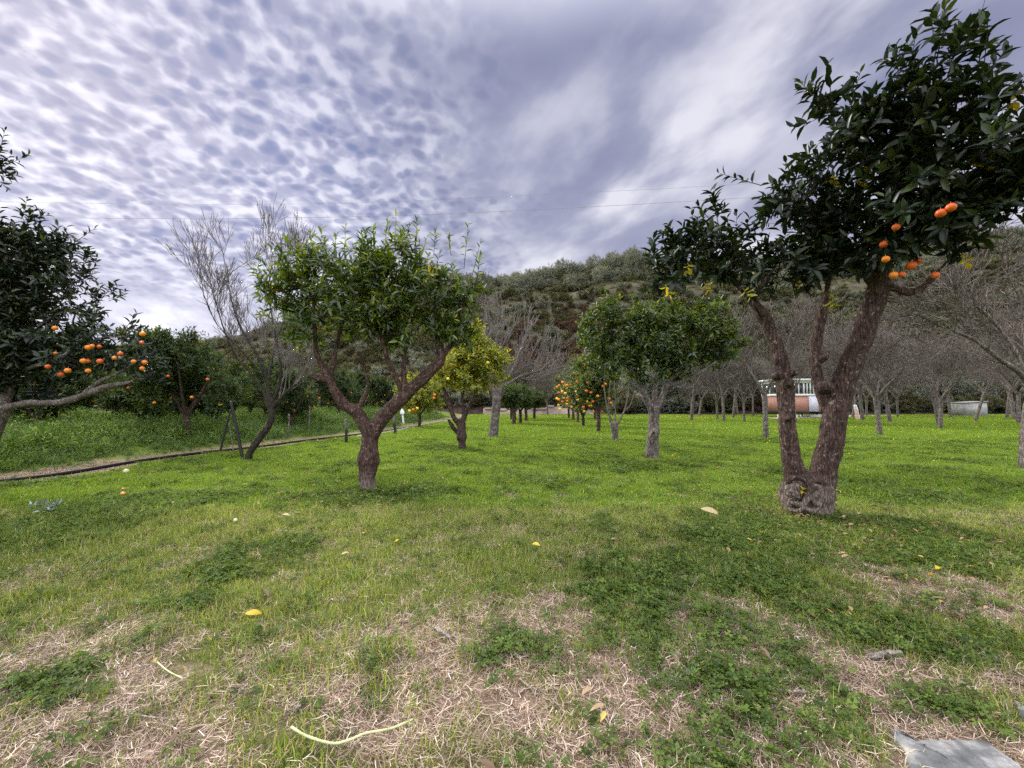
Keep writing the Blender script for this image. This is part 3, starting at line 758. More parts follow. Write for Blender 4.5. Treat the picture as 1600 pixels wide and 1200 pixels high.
# ------------------------------------------------------------------ trunks
def fuse_trunk(geo, root, mat, voxel, disp=.012, dscale=18, name="trunk", vert=.35):
    me = geo.mesh("tmp_trunk", [mat], origin=tuple(root.location))
    o = bpy.data.objects.new("tmp_trunk", me); COL.objects.link(o)
    md = o.modifiers.new("r", 'REMESH'); md.mode = 'VOXEL'; md.voxel_size = voxel; md.use_smooth_shade = True
    sm = o.modifiers.new("s", 'SMOOTH'); sm.iterations = 4; sm.factor = .6
    dg = bpy.context.evaluated_depsgraph_get(); dg.update()
    m2 = bpy.data.meshes.new_from_object(o.evaluated_get(dg))
    COL.objects.unlink(o); bpy.data.objects.remove(o)
    nv = len(m2.vertices); co = np.empty(nv * 3, np.float32); m2.vertices.foreach_get("co", co); co = co.reshape(-1, 3)
    no = np.empty(nv * 3, np.float32); m2.vertices.foreach_get("normal", no); no = no.reshape(-1, 3)
    dz = np.array([mnoise.fractal(Vector((c[0] * dscale, c[1] * dscale, c[2] * dscale * vert)), .7, 2.2, 4) for c in co])
    dz2 = np.array([mnoise.noise(Vector((c[0] * 5, c[1] * 5, c[2] * 4))) for c in co])
    co = co + no * (dz * disp + dz2 * disp * 1.6)[:, None]
    m2.vertices.foreach_set("co", co.astype(np.float32).ravel())
    m2.polygons.foreach_set("use_smooth", np.ones(len(m2.polygons), bool)); m2.update()
    m2.name = name
    if not m2.materials: m2.materials.append(mat)
    return link(name, m2, root)

def pxr(px_w, D): return px_w / 2 * D / F      # half width in px -> radius
def limb_px(pts):
    """rows (px,py,D,width_px)"""
    out_ = []
    for (a_, b_, D, w_) in pts:
        p = W(a_, b_, D); out_.append((p[0], p[1], p[2], pxr(w_, D) * .87))
    return out_
def blob_px(rows, flat=.9):
    out_ = []
    for (a_, b_, D, rx, ry) in rows:
        p = W(a_, b_, D); k = D / F
        out_.append((p[0], p[1], p[2], rx * k, (rx + ry) / 2 * k * flat, ry * k))
    return out_

def fruit(geo_parent, pos, r, mat, name="orange", squash=.93):
    g = Geo(); nu, nv = 14, 9
    vs = []
    for j in range(nv + 1):
        v = math.pi * j / nv
        for i in range(nu):
            u = 2 * math.pi * i / nu
            q = r * (1 - .08 * math.exp(-(v / .25) ** 2) - .04 * math.exp(-((math.pi - v) / .2) ** 2))
            vs.append((pos[0] + q * math.sin(v) * math.cos(u), pos[1] + q * math.sin(v) * math.sin(u), pos[2] + q * math.cos(v) * squash))
    f = [(j * nu + i, (j + 1) * nu + i, (j + 1) * nu + (i + 1) % nu, j * nu + (i + 1) % nu) for j in range(nv) for i in range(nu)]
    g.add(vs, f4=f)
    if name == "orange": tubes(g, np.array([[np.array(pos) + [0, 0, r * .85], np.array(pos) + [.005, .004, r * 1.35]]]), np.array([[.0025, .002]]), 4)
    return g.mesh(name, [mat], origin=tuple(geo_parent.location) if geo_parent is not None else tuple(pos))

def citrus(name, label, cat, base, limbs, blobs, spikes, n_nodes, per_node, leafL, tmpl, lm, bark, voxel, nleaf=9, slen=.3, ratio=.42, tint=(.5, .2), yellow=.01, seeds_from=.45, group=None, extra=None, disp=.012, twig_r=.0045, twigmat=None, tintfun=None, up=.25, vol=1.0):
    root = thing(name, label, cat, base, group)
    gt = Geo(); seeds = []
    for i, lp in enumerate(limbs):
        s_ = limb(gt, lp, 12, 6, rough=.05)
        if i > 0 or len(limbs) == 1:
            k0 = int(len(s_) * seeds_from); seeds += [q[:3] for q in s_[k0:]]
    if extra: extra(gt)
    fuse_trunk(gt, root, bark, voxel, disp)
    nodes, k = in_blobs(blobs, n_nodes, None)
    paths, cnt = connect(nodes, seeds, .02)
    gc, gtw = Geo(), Geo()
    rad = np.minimum(.0045 * cnt ** .45, .03)
    P = np.array([paths[i] for i in range(len(nodes))]); Rd = np.array([[rad[i] * 1.25, rad[i] * 1.1, rad[i], rad[i] * .8] for i in range(len(nodes))])
    tubes(gtw, P, Rd, 6, .5)
    cen = np.array(blobs)[:, :3].mean(0)
    bc = np.array(blobs)[k][:, :3]
    rep = np.repeat(np.arange(len(nodes)), per_node); m = len(rep)
    ou = norm(nodes - bc)[rep] * .7 + norm(nodes - cen)[rep] * .35 + np.array([0, 0, .35])
    dr = norm(ou + rng.normal(0, .65, (m, 3)))
    bs = nodes[rep] + rng.normal(0, .03, (m, 3))
    shoots(gc, gtw, bs, dr, slen * rng.uniform(.5, 1.2, m), nleaf, leafL, ratio, tmpl, twig_r, tint[0], tint[1], yellow, up=up)
    for (p0, p1, nl) in spikes:                        # long upright shoots that stand out of the crown
        p0, p1 = np.array(p0), np.array(p1); ln = np.linalg.norm(p1 - p0)
        shoots(gc, gtw, p0[None], (p1 - p0)[None] / ln, np.array([ln]), nl, leafL * .95, ratio * .9, tmpl, twig_r * 1.3, tint[0] + .15, tint[1], 0, up=0.03, spread=.75)
    if n_nodes > 200:
        dn_ = 46; kk = rng.integers(0, len(nodes), dn_); q0 = nodes[kk]; dq = norm(norm(q0 - cen) + rng.normal(0, .45, (dn_, 3)) + np.array([0, 0, .2])); l_ = rng.uniform(.2, .5, (dn_, 1))
        tubes(gtw, np.stack([q0, q0 + dq * l_ * .5, q0 + norm(dq + rng.normal(0, .25, (dn_, 3))) * l_], 1), np.tile([[.004, .003, .0015]], (dn_, 1)), 3)
    part("crown", gc, [lm], root)
    part("branches", gtw, [twigmat or M_twig_dark], root)
    return root, nodes

# ---- big orange tree at the right
bA = G(1262, 803); bA[2] = th(bA[0], bA[1]) - .02
DA = float(bA[1])
limbsA = [
    limb_px([(1262, 815, DA, 84), (1262, 795, DA, 76), (1260, 768, DA, 84), (1260, 746, DA, 62)]),
    limb_px([(1243, 765, DA, 44), (1240, 735, DA, 33), (1232, 690, DA, 29), (1228, 640, DA, 27), (1225, 590, DA, 27), (1213, 540, DA + .03, 23), (1196, 500, DA + .05, 20), (1172, 465, DA + .05, 16), (1148, 440, DA, 12), (1110, 420, DA, 8)]),
    limb_px([(1278, 768, DA, 50), (1288, 730, DA, 42), (1300, 680, DA - .03, 39), (1311, 620, DA - .08, 38), (1329, 570, DA - .15, 38), (1352, 510, DA - .25, 34), (1372, 450, DA - .35, 31), (1386, 390, DA - .5, 27), (1405, 320, DA - .7, 21), (1430, 240, DA - .9, 15), (1450, 160, DA - 1.1, 9)]),
    limb_px([(1304, 655, DA - .05, 24), (1286, 618, DA, 22), (1274, 575, DA, 19), (1274, 535, DA - .03, 18), (1282, 495, DA - .08, 18), (1290, 465, DA - .12, 11), (1296, 420, DA - .15, 8), (1290, 360, DA - .2, 6)]),
    limb_px([(1372, 450, DA - .35, 20), (1330, 400, DA - .3, 14), (1290, 350, DA - .3, 11), (1240, 310, DA - .3, 7)]),
    limb_px([(1386, 400, DA - .5, 20), (1440, 360, DA - .8, 15), (1500, 310, DA - 1.1, 11), (1560, 280, DA - 1.3, 7)]),
    limb_px([(1405, 320, DA - .7, 16), (1380, 260, DA - .8, 12), (1340, 200, DA - .9, 7)]),
    limb_px([(1376, 440, DA - .4, 13), (1430, 455, DA - .5, 10), (1500, 392, DA - .7, 7), (1560, 385, DA - .8, 5)]),
    limb_px([(1196, 500, DA + .05, 12), (1180, 470, DA - .1, 9), (1200, 430, DA - .2, 6)]),
]
blobsA = blob_px([
    (1036, 428, DA - .1, 36, 24), (1060, 410, DA - .1, 40, 34), (1085, 395, DA - .1, 44, 44), (1112, 350, DA - .1, 24, 26), (1140, 405, DA - .1, 40, 46), (1190, 425, DA - .2, 36, 26), (1240, 415, DA - .2, 42, 38), (1300, 400, DA - .3, 50, 50),
    (1205, 298, DA - .35, 42, 22), (1160, 285, DA - .35, 30, 12), (1270, 290, DA - .5, 60, 60), (1330, 330, DA - .5, 60, 70), (1310, 225, DA - .7, 45, 50), (1295, 150, DA - .9, 30, 35), (1375, 230, DA - .9, 60, 70),
    (1420, 160, DA - 1.2, 45, 60), (1455, 100, DA - 1.3, 35, 45), (1440, 250, DA - 1.1, 70, 80), (1500, 180, DA - 1.3, 55, 60), (1540, 130, DA - 1.4, 30, 40), (1540, 240, DA - 1.4, 60, 70), (1500, 320, DA - 1.1, 80, 55),
    (1400, 330, DA - .8, 70, 60), (1580, 300, DA - 1.3, 60, 50), (1440, 380, DA - .8, 60, 25), (1620, 230, DA - 1.4, 50, 60), (1370, 390, DA - .6, 50, 35)])
def sp(a, b, D0, D1, n): return (W(a[0], a[1], D0), W(b[0], b[1], D1), n)
spA = [sp((1460, 90), (1478, 8), DA - 1.3, DA - 1.35, 11), sp((1420, 120), (1432, 48), DA - 1.2, DA - 1.25, 9), sp((1535, 130), (1560, 68), DA - 1.4, DA - 1.4, 9), sp((1300, 160), (1292, 96), DA - .9, DA - .9, 9), sp((1270, 150), (1250, 128), DA - .9, DA - .9, 6),
       sp((1330, 160), (1345, 112), DA - .9, DA - .95, 7), sp((1190, 290), (1122, 272), DA - .3, DA - .3, 11), sp((1110, 345), (1090, 320), DA - .1, DA - .1, 9), sp((1060, 425), (1012, 412), DA - .1, DA - .1, 9), sp((1120, 340), (1132, 325), DA - .1, DA - .1, 7), sp((1480, 120), (1500, 52), DA - 1.3, DA - 1.3, 9)]
def stumpA(g):
    # rolls of callus around the two old pruning wounds on the front of the stump
    def roll(rows, wide):
        pts = []
        for k_, (a_, b_) in enumerate(rows):
            off = (a_ - 1261) * DA / F
            d_ = math.sqrt(max(.285 ** 2 - off ** 2, .01)) - .008
            pts.append((a_, b_, DA - d_, wide * (1 + .3 * math.sin(2.3 * k_ + wide))))
        limb(g, limb_px(pts), 8, 4, rough=.12)
    roll([(1262, 757), (1252, 749), (1238, 747), (1230, 757), (1229, 771), (1236, 783), (1246, 788), (1258, 785), (1262, 772), (1262, 757)], 9)
    roll([(1264, 757), (1274, 750), (1287, 754), (1293, 768), (1290, 783), (1281, 789), (1270, 784), (1264, 770), (1266, 757)], 10)
    roll([(1232, 795), (1246, 799), (1256, 793), (1268, 799), (1282, 793), (1291, 796)], 7)
    roll([(1272, 762), (1282, 764), (1280, 774), (1272, 776)], 8)
    roll([(1240, 758), (1246, 763), (1243, 771)], 6)
    for (a_, b_, w_) in ((1232, 600, 14), (1216, 588, 12), (1240, 584, 11), (1318, 600, 10), (1290, 606, 16), (1232, 655, 9), (1285, 560, 10)):
        q = W(a_, b_, DA - .1); r_ = pxr(w_, DA)
        limb(g, [(q[0], q[1] + .05, q[2], r_ * 1.3), (q[0] + rng.normal(0, .01), q[1] - .05, q[2] + .02, r_)], 8, 3)
def lbl_extra(): pass
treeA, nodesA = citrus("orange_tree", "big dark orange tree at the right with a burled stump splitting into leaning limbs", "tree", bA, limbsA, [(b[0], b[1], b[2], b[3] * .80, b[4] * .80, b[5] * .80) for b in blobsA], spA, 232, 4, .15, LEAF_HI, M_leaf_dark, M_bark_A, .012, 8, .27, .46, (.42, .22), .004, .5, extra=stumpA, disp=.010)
g = Geo()   # pale dead wood inside the wounds
for (cx, cy, rx, ry, bu) in ((1246, 769, 11, 14, .268), (1277, 770, 11, 14, .272)):
    c0 = W(cx, cy, DA - bu); ring = []
    for t in np.linspace(0, 2 * math.pi, 14, endpoint=False):
        ring.append(W(cx + rx * math.cos(t), cy + ry * math.sin(t), DA - bu + .015))
    g.add([c0] + ring + [q + np.array([0, .1, 0]) for q in ring], f3=[(0, 1 + (i + 1) % 14, 1 + i) for i in range(14)], f4=[(1 + i, 1 + (i + 1) % 14, 15 + (i + 1) % 14, 15 + i) for i in range(14)])
part("pruning_wound", g, [M_wound], treeA)
for (a_, b_, D_, r_, m_) in ((1486, 324, DA - 1.5, .036, M_orange2), (1470, 333, DA - 1.45, .036, M_orange2), (1381, 382, DA - .85, .036, M_orange2), (1384, 405, DA - 1.0, .032, M_orange), (1400, 355, DA - 1.1, .032, M_orange2), (1424, 415, DA - .85, .042, M_orange2), (1396, 430, DA - .85, .036, M_orange), (1409, 429, DA - .82, .03, M_orange2), (1461, 430, DA - .9, .034, M_orange2), (1434, 408, DA - .8, .036, M_orange2)):
    link("orange", fruit(treeA, W(a_, b_, D_), r_ * 1.05, m_), treeA)
# yellowing sprigs under the crown and the little yellow shoot on the stump
M_ylf = leafmat("yellowed_leaf", [(0, (.2, .22, .02)), (.8, (.34, .33, .03)), (.96, (.55, .40, .03))], .4, .03, .4, False)
for (p_, d_, l_, n_, s_) in ((W(1299, 448, DA - .45), (.05, 0, -1.0), .22, 9, .10), (W(1252, 774, DA - .26), (0, -.3, 1.0), .09, 7, .06), (W(1040, 445, DA - .35), (.1, -.2, -.6), .14, 7, .09), (W(1100, 440, DA - .4), (.1, -.2, -.6), .14, 7, .09), (W(1160, 450, DA - .4), (.3, -.2, -.6), .14, 7, .09), (W(1075, 410, DA - .4), (-.1, -.2, -.6), .14, 6, .09), (W(1500, 395, DA - 1.0), (.1, -.2, -.6), .14, 7, .09)):
    g = Geo()
    shoots(g, g, p_[None], np.array([d_]), np.array([l_]), n_, s_, .5, LEAF_HI, .004, .9, .03, .1, up=0)
    part("yellow_sprig", g, [M_ylf], treeA)

# ---- left-centre tree
bB = G(574, 769); bB[2] = th(bB[0], bB[1]) - .02
DB = float(bB[1])
limbsB = [
    limb_px([(574, 776, DB, 31), (574, 750, DB, 29), (575, 731, DB, 31), (576, 718, DB, 38), (577, 700, DB, 30), (578, 680, DB, 29), (579, 662, DB, 33)]),
    limb_px([(575, 675, DB, 24), (560, 648, DB, 22), (538, 632, DB - .05, 20), (524, 612, DB - .1, 18), (512, 588, DB - .12, 15), (503, 570, DB - .12, 12)]),
    limb_px([(582, 678, DB, 28), (598, 652, DB, 26), (622, 628, DB, 25), (648, 603, DB + .05, 23), (672, 580, DB + .05, 21), (688, 562, DB + .1, 18), (684, 530, DB + .1, 12), (680, 490, DB + .1, 9), (672, 450, DB + .1, 6)]),
    limb_px([(508, 592, DB - .1, 14), (495, 590, DB - .1, 13), (486, 586, DB - .1, 12)]),
    limb_px([(506, 578, DB - .1, 9), (494, 550, DB - .15, 8), (492, 520, DB - .2, 7), (490, 470, DB - .2, 5)]),
    limb_px([(515, 595, DB - .05, 9), (522, 560, DB, 8), (528, 530, DB, 7), (540, 480, DB, 5)]),
    limb_px([(632, 618, DB, 11), (616, 585, DB - .1, 9), (602, 550, DB - .15, 8), (590, 500, DB - .2, 6)]),
    limb_px([(634, 612, DB, 11), (630, 580, DB, 9), (634, 545, DB, 8), (640, 500, DB, 6)]),
    limb_px([(690, 560, DB + .1, 10), (715, 520, DB + .1, 8), (725, 470, DB + .1, 6)]),
    limb_px([(560, 640, DB, 9), (575, 600, DB + .2, 7), (560, 550, DB + .3, 6)]),
]
blobsB = blob_px([(445, 455, DB - .2, 36, 52), (480, 500, DB - .2, 46, 44), (500, 430, DB - .2, 55, 48), (555, 480, DB - .2, 55, 60), (560, 415, DB - .1, 50, 35), (610, 500, DB - .2, 50, 45), (620, 430, DB, 60, 50), (665, 470, DB, 52, 55), (715, 445, DB + .1, 34, 48), (700, 510, DB + .1, 38, 36), (580, 510, DB + .3, 70, 40), (600, 450, DB + .5, 80, 50)])
spB = []
for (a_, b_, c_, d_) in ((538, 410, 540, 350), (560, 400, 568, 362), (600, 400, 606, 340), (618, 390, 619, 330), (632, 400, 640, 350), (648, 400, 652, 342), (655, 410, 668, 370), (505, 400, 508, 372), (470, 400, 440, 368), (450, 420, 428, 385), (425, 430, 404, 402), (725, 420, 732, 350), (738, 430, 752, 375), (705, 400, 700, 368), (585, 390, 583, 355), (520, 400, 526, 368), (490, 400, 484, 362), (422, 470, 400, 460), (745, 440, 750, 400), (430, 500, 408, 492), (678, 400, 680, 362)):
    spB.append(sp((a_, b_), (c_, d_), DB + rng.uniform(-.3, .3), DB + rng.uniform(-.3, .3), int(rng.integers(8, 13))))
treeB, nodesB = citrus("orange_tree", "leafy green tree left of centre with a swollen graft ring and forked brown limbs", "tree", bB, limbsB, [(b[0], b[1], b[2], b[3] * .80, b[4] * .86, b[5] * .82) for b in blobsB], spB, 235, 5, .135, LEAF_HI, M_leaf_mid, M_bark_B, .013, 8, .28, .36, (.42, .22), .004, .5, disp=.008)

# ---- second row tree right of centre
bF = G(1019, 718); bF[2] = th(bF[0], bF[1]) - .02; DF = float(bF[1])
limbsF = [limb_px([(1019, 722, DF, 25), (1019, 700, DF, 22), (1021, 680, DF, 20), (1022, 655, DF, 18), (1022, 635, DF, 20)]),
          limb_px([(1020, 645, DF, 13), (1008, 618, DF, 12), (998, 595, DF, 10), (980, 570, DF, 8), (960, 540, DF, 6)]),
          limb_px([(1024, 645, DF, 13), (1036, 618, DF, 11), (1045, 595, DF, 9), (1070, 575, DF, 8), (1095, 550, DF, 6)]),
          limb_px([(1022, 640, DF, 10), (1024, 605, DF, 9), (1030, 570, DF, 8), (1035, 530, DF, 6)]),
          limb_px([(1040, 605, DF, 8), (1080, 590, DF - .2, 7), (1120, 565, DF - .2, 5)])]
blobsF = blob_px([(935, 520, DF, 32, 35), (965, 550, DF, 42, 35), (970, 500, DF, 40, 28), (1020, 535, DF, 50, 42), (1030, 495, DF, 42, 26), (1080, 520, DF, 45, 38), (1110, 505, DF, 28, 28), (1125, 545, DF, 34, 32), (1070, 565, DF, 50, 26), (1020, 570, DF, 45, 24)])
spF = [sp((940, 480), (938, 440), DF, DF, 9), sp((950, 490), (944, 450), DF, DF, 9), sp((965, 480), (968, 462), DF, DF, 8), sp((1030, 480), (1032, 460), DF, DF, 8), sp((1110, 490), (1115, 470), DF, DF, 8), sp((1150, 540), (1172, 530), DF, DF, 8), sp((985, 480), (990, 462), DF, DF, 8), (W(1080, 490, DF), W(1088, 470, DF), 8)]
def patchF(g):
    q = W(1022, 680, DF - .12); limb(g, [(q[0] - .05, q[1], q[2] - .12, .05), (q[0] + .03, q[1] - .04, q[2] + .02, .075), (q[0] + .04, q[1], q[2] + .15, .05)], 8, 3)
treeF, _ = citrus("orange_tree", "round green tree right of centre on a straight grey trunk with a torn bark scar", "tree", bF, limbsF, [(b[0], b[1], b[2], b[3] * .88, b[4] * .88, b[5] * .88) for b in blobsF], spF, 260, 6, .145, LEAF_LO, M_leaf_mid, M_bark_pale, .018, 8, .28, .42, (.36, .22), .002, .5, disp=.010, extra=patchF)
g = Geo(); q = W(1020, 683, DF - .235); vs = [q + np.array([dx, dy, dz]) for dx, dy, dz in ((-.035, 0, -.13), (.02, 0, -.10), (.06, .01, .0), (.03, 0, .07), (.045, .01, .14), (-.02, 0, .11), (-.05, .01, .02))]
g.add(vs + [v + np.array([0, .12, 0]) for v in vs], f3=[(0, i, i + 1) for i in range(1, 6)], f4=[(i, (i + 1) % 7, 7 + (i + 1) % 7, 7 + i) for i in range(7)])
part("bark_scar", g, [M_wound], treeF)

# ---- lime coloured tree
bC = G(722, 704); bC[2] = th(bC[0], bC[1]) - .02; DC = float(bC[1])
limbsC = [limb_px([(722, 707, DC, 16), (722, 690, DC, 14), (721, 683, DC, 19), (721, 672, DC, 15), (721, 655, DC, 15)]),
          limb_px([(719, 665, DC, 10), (708, 650, DC, 9), (700, 625, DC, 8), (692, 605, DC, 6)]),
          limb_px([(722, 660, DC, 12), (730, 640, DC, 8), (742, 618, DC, 7), (750, 595, DC, 5)]),
          limb_px([(718, 680, DC + .1, 8), (708, 668, DC + .1, 8), (700, 655, DC + .1, 6)]),
          limb_px([(724, 650, DC, 6), (722, 620, DC, 6), (728, 590, DC, 5)])]
blobsC = blob_px([(715, 575, DC, 24, 24), (745, 560, DC, 32, 26), (740, 590, DC, 38, 18), (775, 572, DC, 22, 24), (740, 530, DC, 16, 16), (700, 590, DC, 16, 14)])
treeC, _ = citrus("lemon_tree", "small yellow-green citrus tree with a ringed trunk behind the left-centre tree", "tree", bC, limbsC, blobsC, [sp((735, 540), (737, 505), DC, DC, 8), sp((775, 560), (778, 540), DC, DC, 8), sp((705, 560), (697, 548), DC, DC, 7)], 170, 6, .12, LEAF_LO, M_leaf_lime, M_bark_brown, .02, 8, .28, .45, (.42, .26), .012, .5, disp=.01)
for (a_, b_) in ((762, 567), (700, 592)):
    link("lemon", fruit(treeC, W(a_, b_, DC - .5), .05, M_lemon, "lemon"), treeC)

# ---- generic crowns for further citrus trees (built at the origin, then copied)
def proto_citrus(name, label, cat, base, h, r, nodes_n, leafL, lm, seed_shift=0, stem=.9, yellow=.01, tint=(.45, .22), group=None, tr=.09, per=7):
    base = np.array(base, float)
    def P(x_, y_, z_, w_): return (base[0] + x_, base[1] + y_, base[2] + z_, w_)
    lim = [[P(0, 0, -.1, tr * 1.1), P(.02, 0, stem * .5, tr), P(0, .02, stem, tr)]]
    for k in range(4):
        a_ = k * 1.57 + rng.random(); 
        lim.append([P(0, 0, stem * .9, tr * .6), P(.25 * r * math.cos(a_), .25 * r * math.sin(a_), stem + (h - stem) * .25, tr * .5), P(.5 * r * math.cos(a_), .5 * r * math.sin(a_), stem + (h - stem) * .6, tr * .25)])
    bl = []
    for k in range(9):
        a_ = rng.random() * 6.28; q = rng.random() ** .5 * .6 * r; zz_ = stem + (h - stem) * rng.uniform(.25, .75)
        bl.append((base[0] + q * math.cos(a_), base[1] + q * math.sin(a_), base[2] + zz_, r * .42, r * .42, (h - stem) * .27))
    sp_ = []
    for k in range(6):
        a_ = rng.random() * 6.28; q = rng.random() * .6 * r
        p0 = base + np.array([q * math.cos(a_), q * math.sin(a_), h * .85]); sp_.append((p0, p0 + np.array([rng.normal(0, .1), rng.normal(0, .1), h * .22]), 8))
    return citrus(name, label, cat, base, lim, bl, sp_, nodes_n, per, leafL, LEAF_LO, lm, M_bark_brown, .025, 8, .32, .45, tint, yellow, .4, group=group, disp=.01)
def gpos(px, py, extra=0.0):
    q = G(px, py); q[2] = th(q[0], q[1]) - extra; return q
def add_fruit(root, pts, r, mats=(M_orange,), name="orange"):
    for i, p in enumerate(pts):
        link(name, fruit(root, p, r * rng.uniform(.75, 1.1), mats[i % len(mats)], name), root)

# right row: stump with shoots, then small orange trees
q = gpos(961, 689)
root = thing("pollarded_tree", "headed-back stump with thin upright shoots in the row left of the round tree", "tree", q)
D_ = float(q[1]); gt = Geo()
limb(gt, limb_px([(961, 693, D_, 13), (961, 678, D_, 12), (960, 668, D_, 14), (960, 660, D_, 14)]), 10)
fuse_trunk(gt, root, M_bark_pale, .02, .01)
g = Geo(); gl = Geo()
for (pts) in ([(955, 662, D_, 3), (948, 635, D_, 2.5), (944, 600, D_, 2), (946, 570, D_, 1.5)], [(961, 660, D_, 3), (962, 630, D_, 2.4), (960, 595, D_, 2)], [(966, 662, D_, 3.4), (976, 640, D_, 3), (982, 612, D_, 2), (980, 590, D_, 1.5)], [(974, 645, D_, 2), (985, 632, D_, 1.5), (992, 610, D_, 1)], [(958, 660, D_, 2), (951, 640, D_, 2), (953, 600, D_, 1.5)]):
    limb(g, limb_px(pts), 5)
part("shoots", g, [M_twig_far], root)
bs = np.array([W(a_, b_, D_) for a_, b_ in ((946, 600), (946, 580), (960, 600), (982, 612), (980, 600), (950, 615), (962, 625))])
g2 = Geo(); shoots(gl, g2, bs, np.tile([[0, 0, 1.]], (7, 1)) + rng.normal(0, .4, (7, 3)), np.full(7, .4), 8, .12, .4, LEAF_LO, .004)
part("leaves", gl, [M_leaf_mid], root)

oA, _ = proto_citrus("orange_tree", "first of the small orange trees lined up behind the sprouting stump", "tree", gpos(935, 676), 4.6, 1.45, 230, .15, M_leaf_mid, yellow=.01, stem=1.0)
oB, _ = proto_citrus("orange_tree", "small orange tree crowded with ripe fruit at the left of the far row", "tree", gpos(911, 667), 4.1, 1.75, 230, .16, M_leaf_mid, yellow=.06, stem=.6)
Dq = float(oB.location[1])
add_fruit(oB, [W(870 + 78 * rng.random(), 590 + 55 * rng.random(), Dq - 1.55 + .55 * rng.random()) for _ in range(58)], .078, (M_orange, M_lemon, M_orange2))
Dq = float(oA.location[1])
add_fruit(oA, [W(915 + 40 * rng.random(), 590 + 45 * rng.random(), Dq - 1.0 + .3 * rng.random()) for _ in range(10)], .065, (M_orange, M_orange2))
grpR = "small citrus trees far down the middle rows"
for (px, py, s_, rz) in ((903, 661, .95, 1.0), (896, 657, 1.1, 2.2), (889, 654, 1.1, 3.0), (930, 656, 1.2, 4.0)):
    copy_thing(oA, gpos(px, py), rz, s_, "small citrus tree in the far part of the right hand row of orange trees", grpR)
oE, _ = proto_citrus("citrus_tree", "low dark citrus tree beside the grey trunk at the left of the grass alley", "tree", gpos(803, 664), 2.4, 1.15, 130, .15, M_leaf_far, stem=1.05, tint=(.55, .2), tr=.12)
for i, (px, py, s_) in enumerate(((813, 663, .85), (822, 658, 1.0), (800, 656, 1.2), (835, 655, 1.0))):
    copy_thing(oE, gpos(px, py), 1.3 * i + .4, s_, "distant dark citrus tree at the end of the grass alley", "citrus trees at the end of the left hand row")
for i, (x_, y_, s_) in enumerate(((-15.2, 12.8, 1.15), (-18.2, 12.4, 1.2), (-13.2, 14.2, 1.05), (-11.6, 15.6, .95), (-10.4, 19.2, .9))):
    copy_thing(oE, (x_, y_, th(x_, y_) - .65 * s_), 1.9 * i + .4, s_, "low tangled dark citrus tree rising out of the weeds under the left tree's limb", "low dark trees among the weeds")
oL, _ = proto_citrus("orange_tree", "yellowing orange tree with a few fruit, seen between the left-centre tree's forked limbs", "tree", gpos(655, 668, .05), 3.0, 1.7, 190, .16, M_leaf_lime, yellow=.02, stem=.8, tint=(.35, .25))
Dq = float(oL.location[1]); add_fruit(oL, [W(a_, b_, Dq - 1.4) for a_, b_ in ((646, 640), (652, 638), (679, 617), (640, 642), (678, 622), (700, 600))], .085, (M_orange, M_lemon))

# ---- left orange tree at the frame edge
qH = W(-30, 700, 6.6); bH = np.array([qH[0], 6.6, th(qH[0], 6.6) - .03]); DH = 6.6
limbsH = [limb_px([(-30, 745, DH, 40), (-25, 700, DH, 34), (-10, 660, DH, 30), (5, 635, DH, 28)]),
          limb_px([(0, 640, DH, 15), (40, 630, DH - .1, 11), (90, 629, DH - .2, 12), (125, 620, DH - .3, 12), (165, 605, DH - .3, 10), (200, 598, DH - .3, 7), (228, 590, DH - .3, 4), (246, 578, DH - .3, 2)]),
          limb_px([(125, 620, DH - .25, 9), (150, 600, DH - .2, 8), (180, 585, DH - .2, 6), (205, 572, DH - .2, 4)]),
          limb_px([(0, 640, DH, 20), (20, 590, DH, 15), (50, 540, DH, 11), (90, 500, DH, 7)]),
          limb_px([(-5, 640, DH, 20), (-20, 560, DH, 15), (-10, 480, DH, 11), (10, 400, DH, 7)]),
          limb_px([(-10, 500, DH, 10), (-30, 400, DH, 8), (-10, 280, DH, 5)]),
          limb_px([(30, 580, DH, 9), (90, 560, DH - .3, 7), (150, 530, DH - .4, 5), (200, 525, DH - .4, 3)])]
blobsH = blob_px([(20, 380, DH, 50, 50), (60, 400, DH, 46, 42), (40, 460, DH, 70, 50), (100, 450, DH, 46, 30), (120, 410, DH, 20, 10), (150, 480, DH, 32, 24), (60, 520, DH, 70, 40), (140, 530, DH - .3, 50, 22), (200, 530, DH - .4, 30, 14), (20, 560, DH, 50, 50), (80, 570, DH, 50, 25), (-40, 450, DH, 60, 120), (-20, 260, DH - .2, 24, 18), (30, 600, DH, 60, 25), (220, 574, DH - .3, 26, 14), (185, 572, DH - .3, 26, 12), (130, 556, DH - .25, 60, 22), (70, 560, DH - .2, 50, 26), (-40, 330, DH, 30, 40)])
spH = [sp((100, 390), (150, 357), DH, DH, 11), sp((140, 440), (152, 402), DH, DH, 10), sp((-5, 255), (8, 203), DH - .2, DH - .2, 10), sp((0, 262), (45, 243), DH - .2, DH - .2, 10), sp((170, 470), (192, 462), DH, DH, 9), sp((40, 370), (47, 325), DH, DH, 10), sp((60, 370), (64, 330), DH, DH, 10), sp((0, 350), (-2, 318), DH, DH, 9), sp((195, 515), (232, 515), DH - .4, DH - .4, 9), sp((190, 520), (215, 490), DH - .4, DH - .4, 9), sp((-5, 275), (28, 275), DH - .2, DH - .2, 8)]
treeH, _ = citrus("orange_tree", "dark orange tree at the left edge with a low grey limb reaching under its fruit", "tree", bH, limbsH, [(b[0], b[1], b[2], b[3] * .85, b[4] * .85, b[5] * .85) for b in blobsH], spH, 300, 5, .14, LEAF_HI, M_leaf_dark, M_bark_pale, .018, 8, .28, .42, (.45, .22), .006, .45, disp=.008)
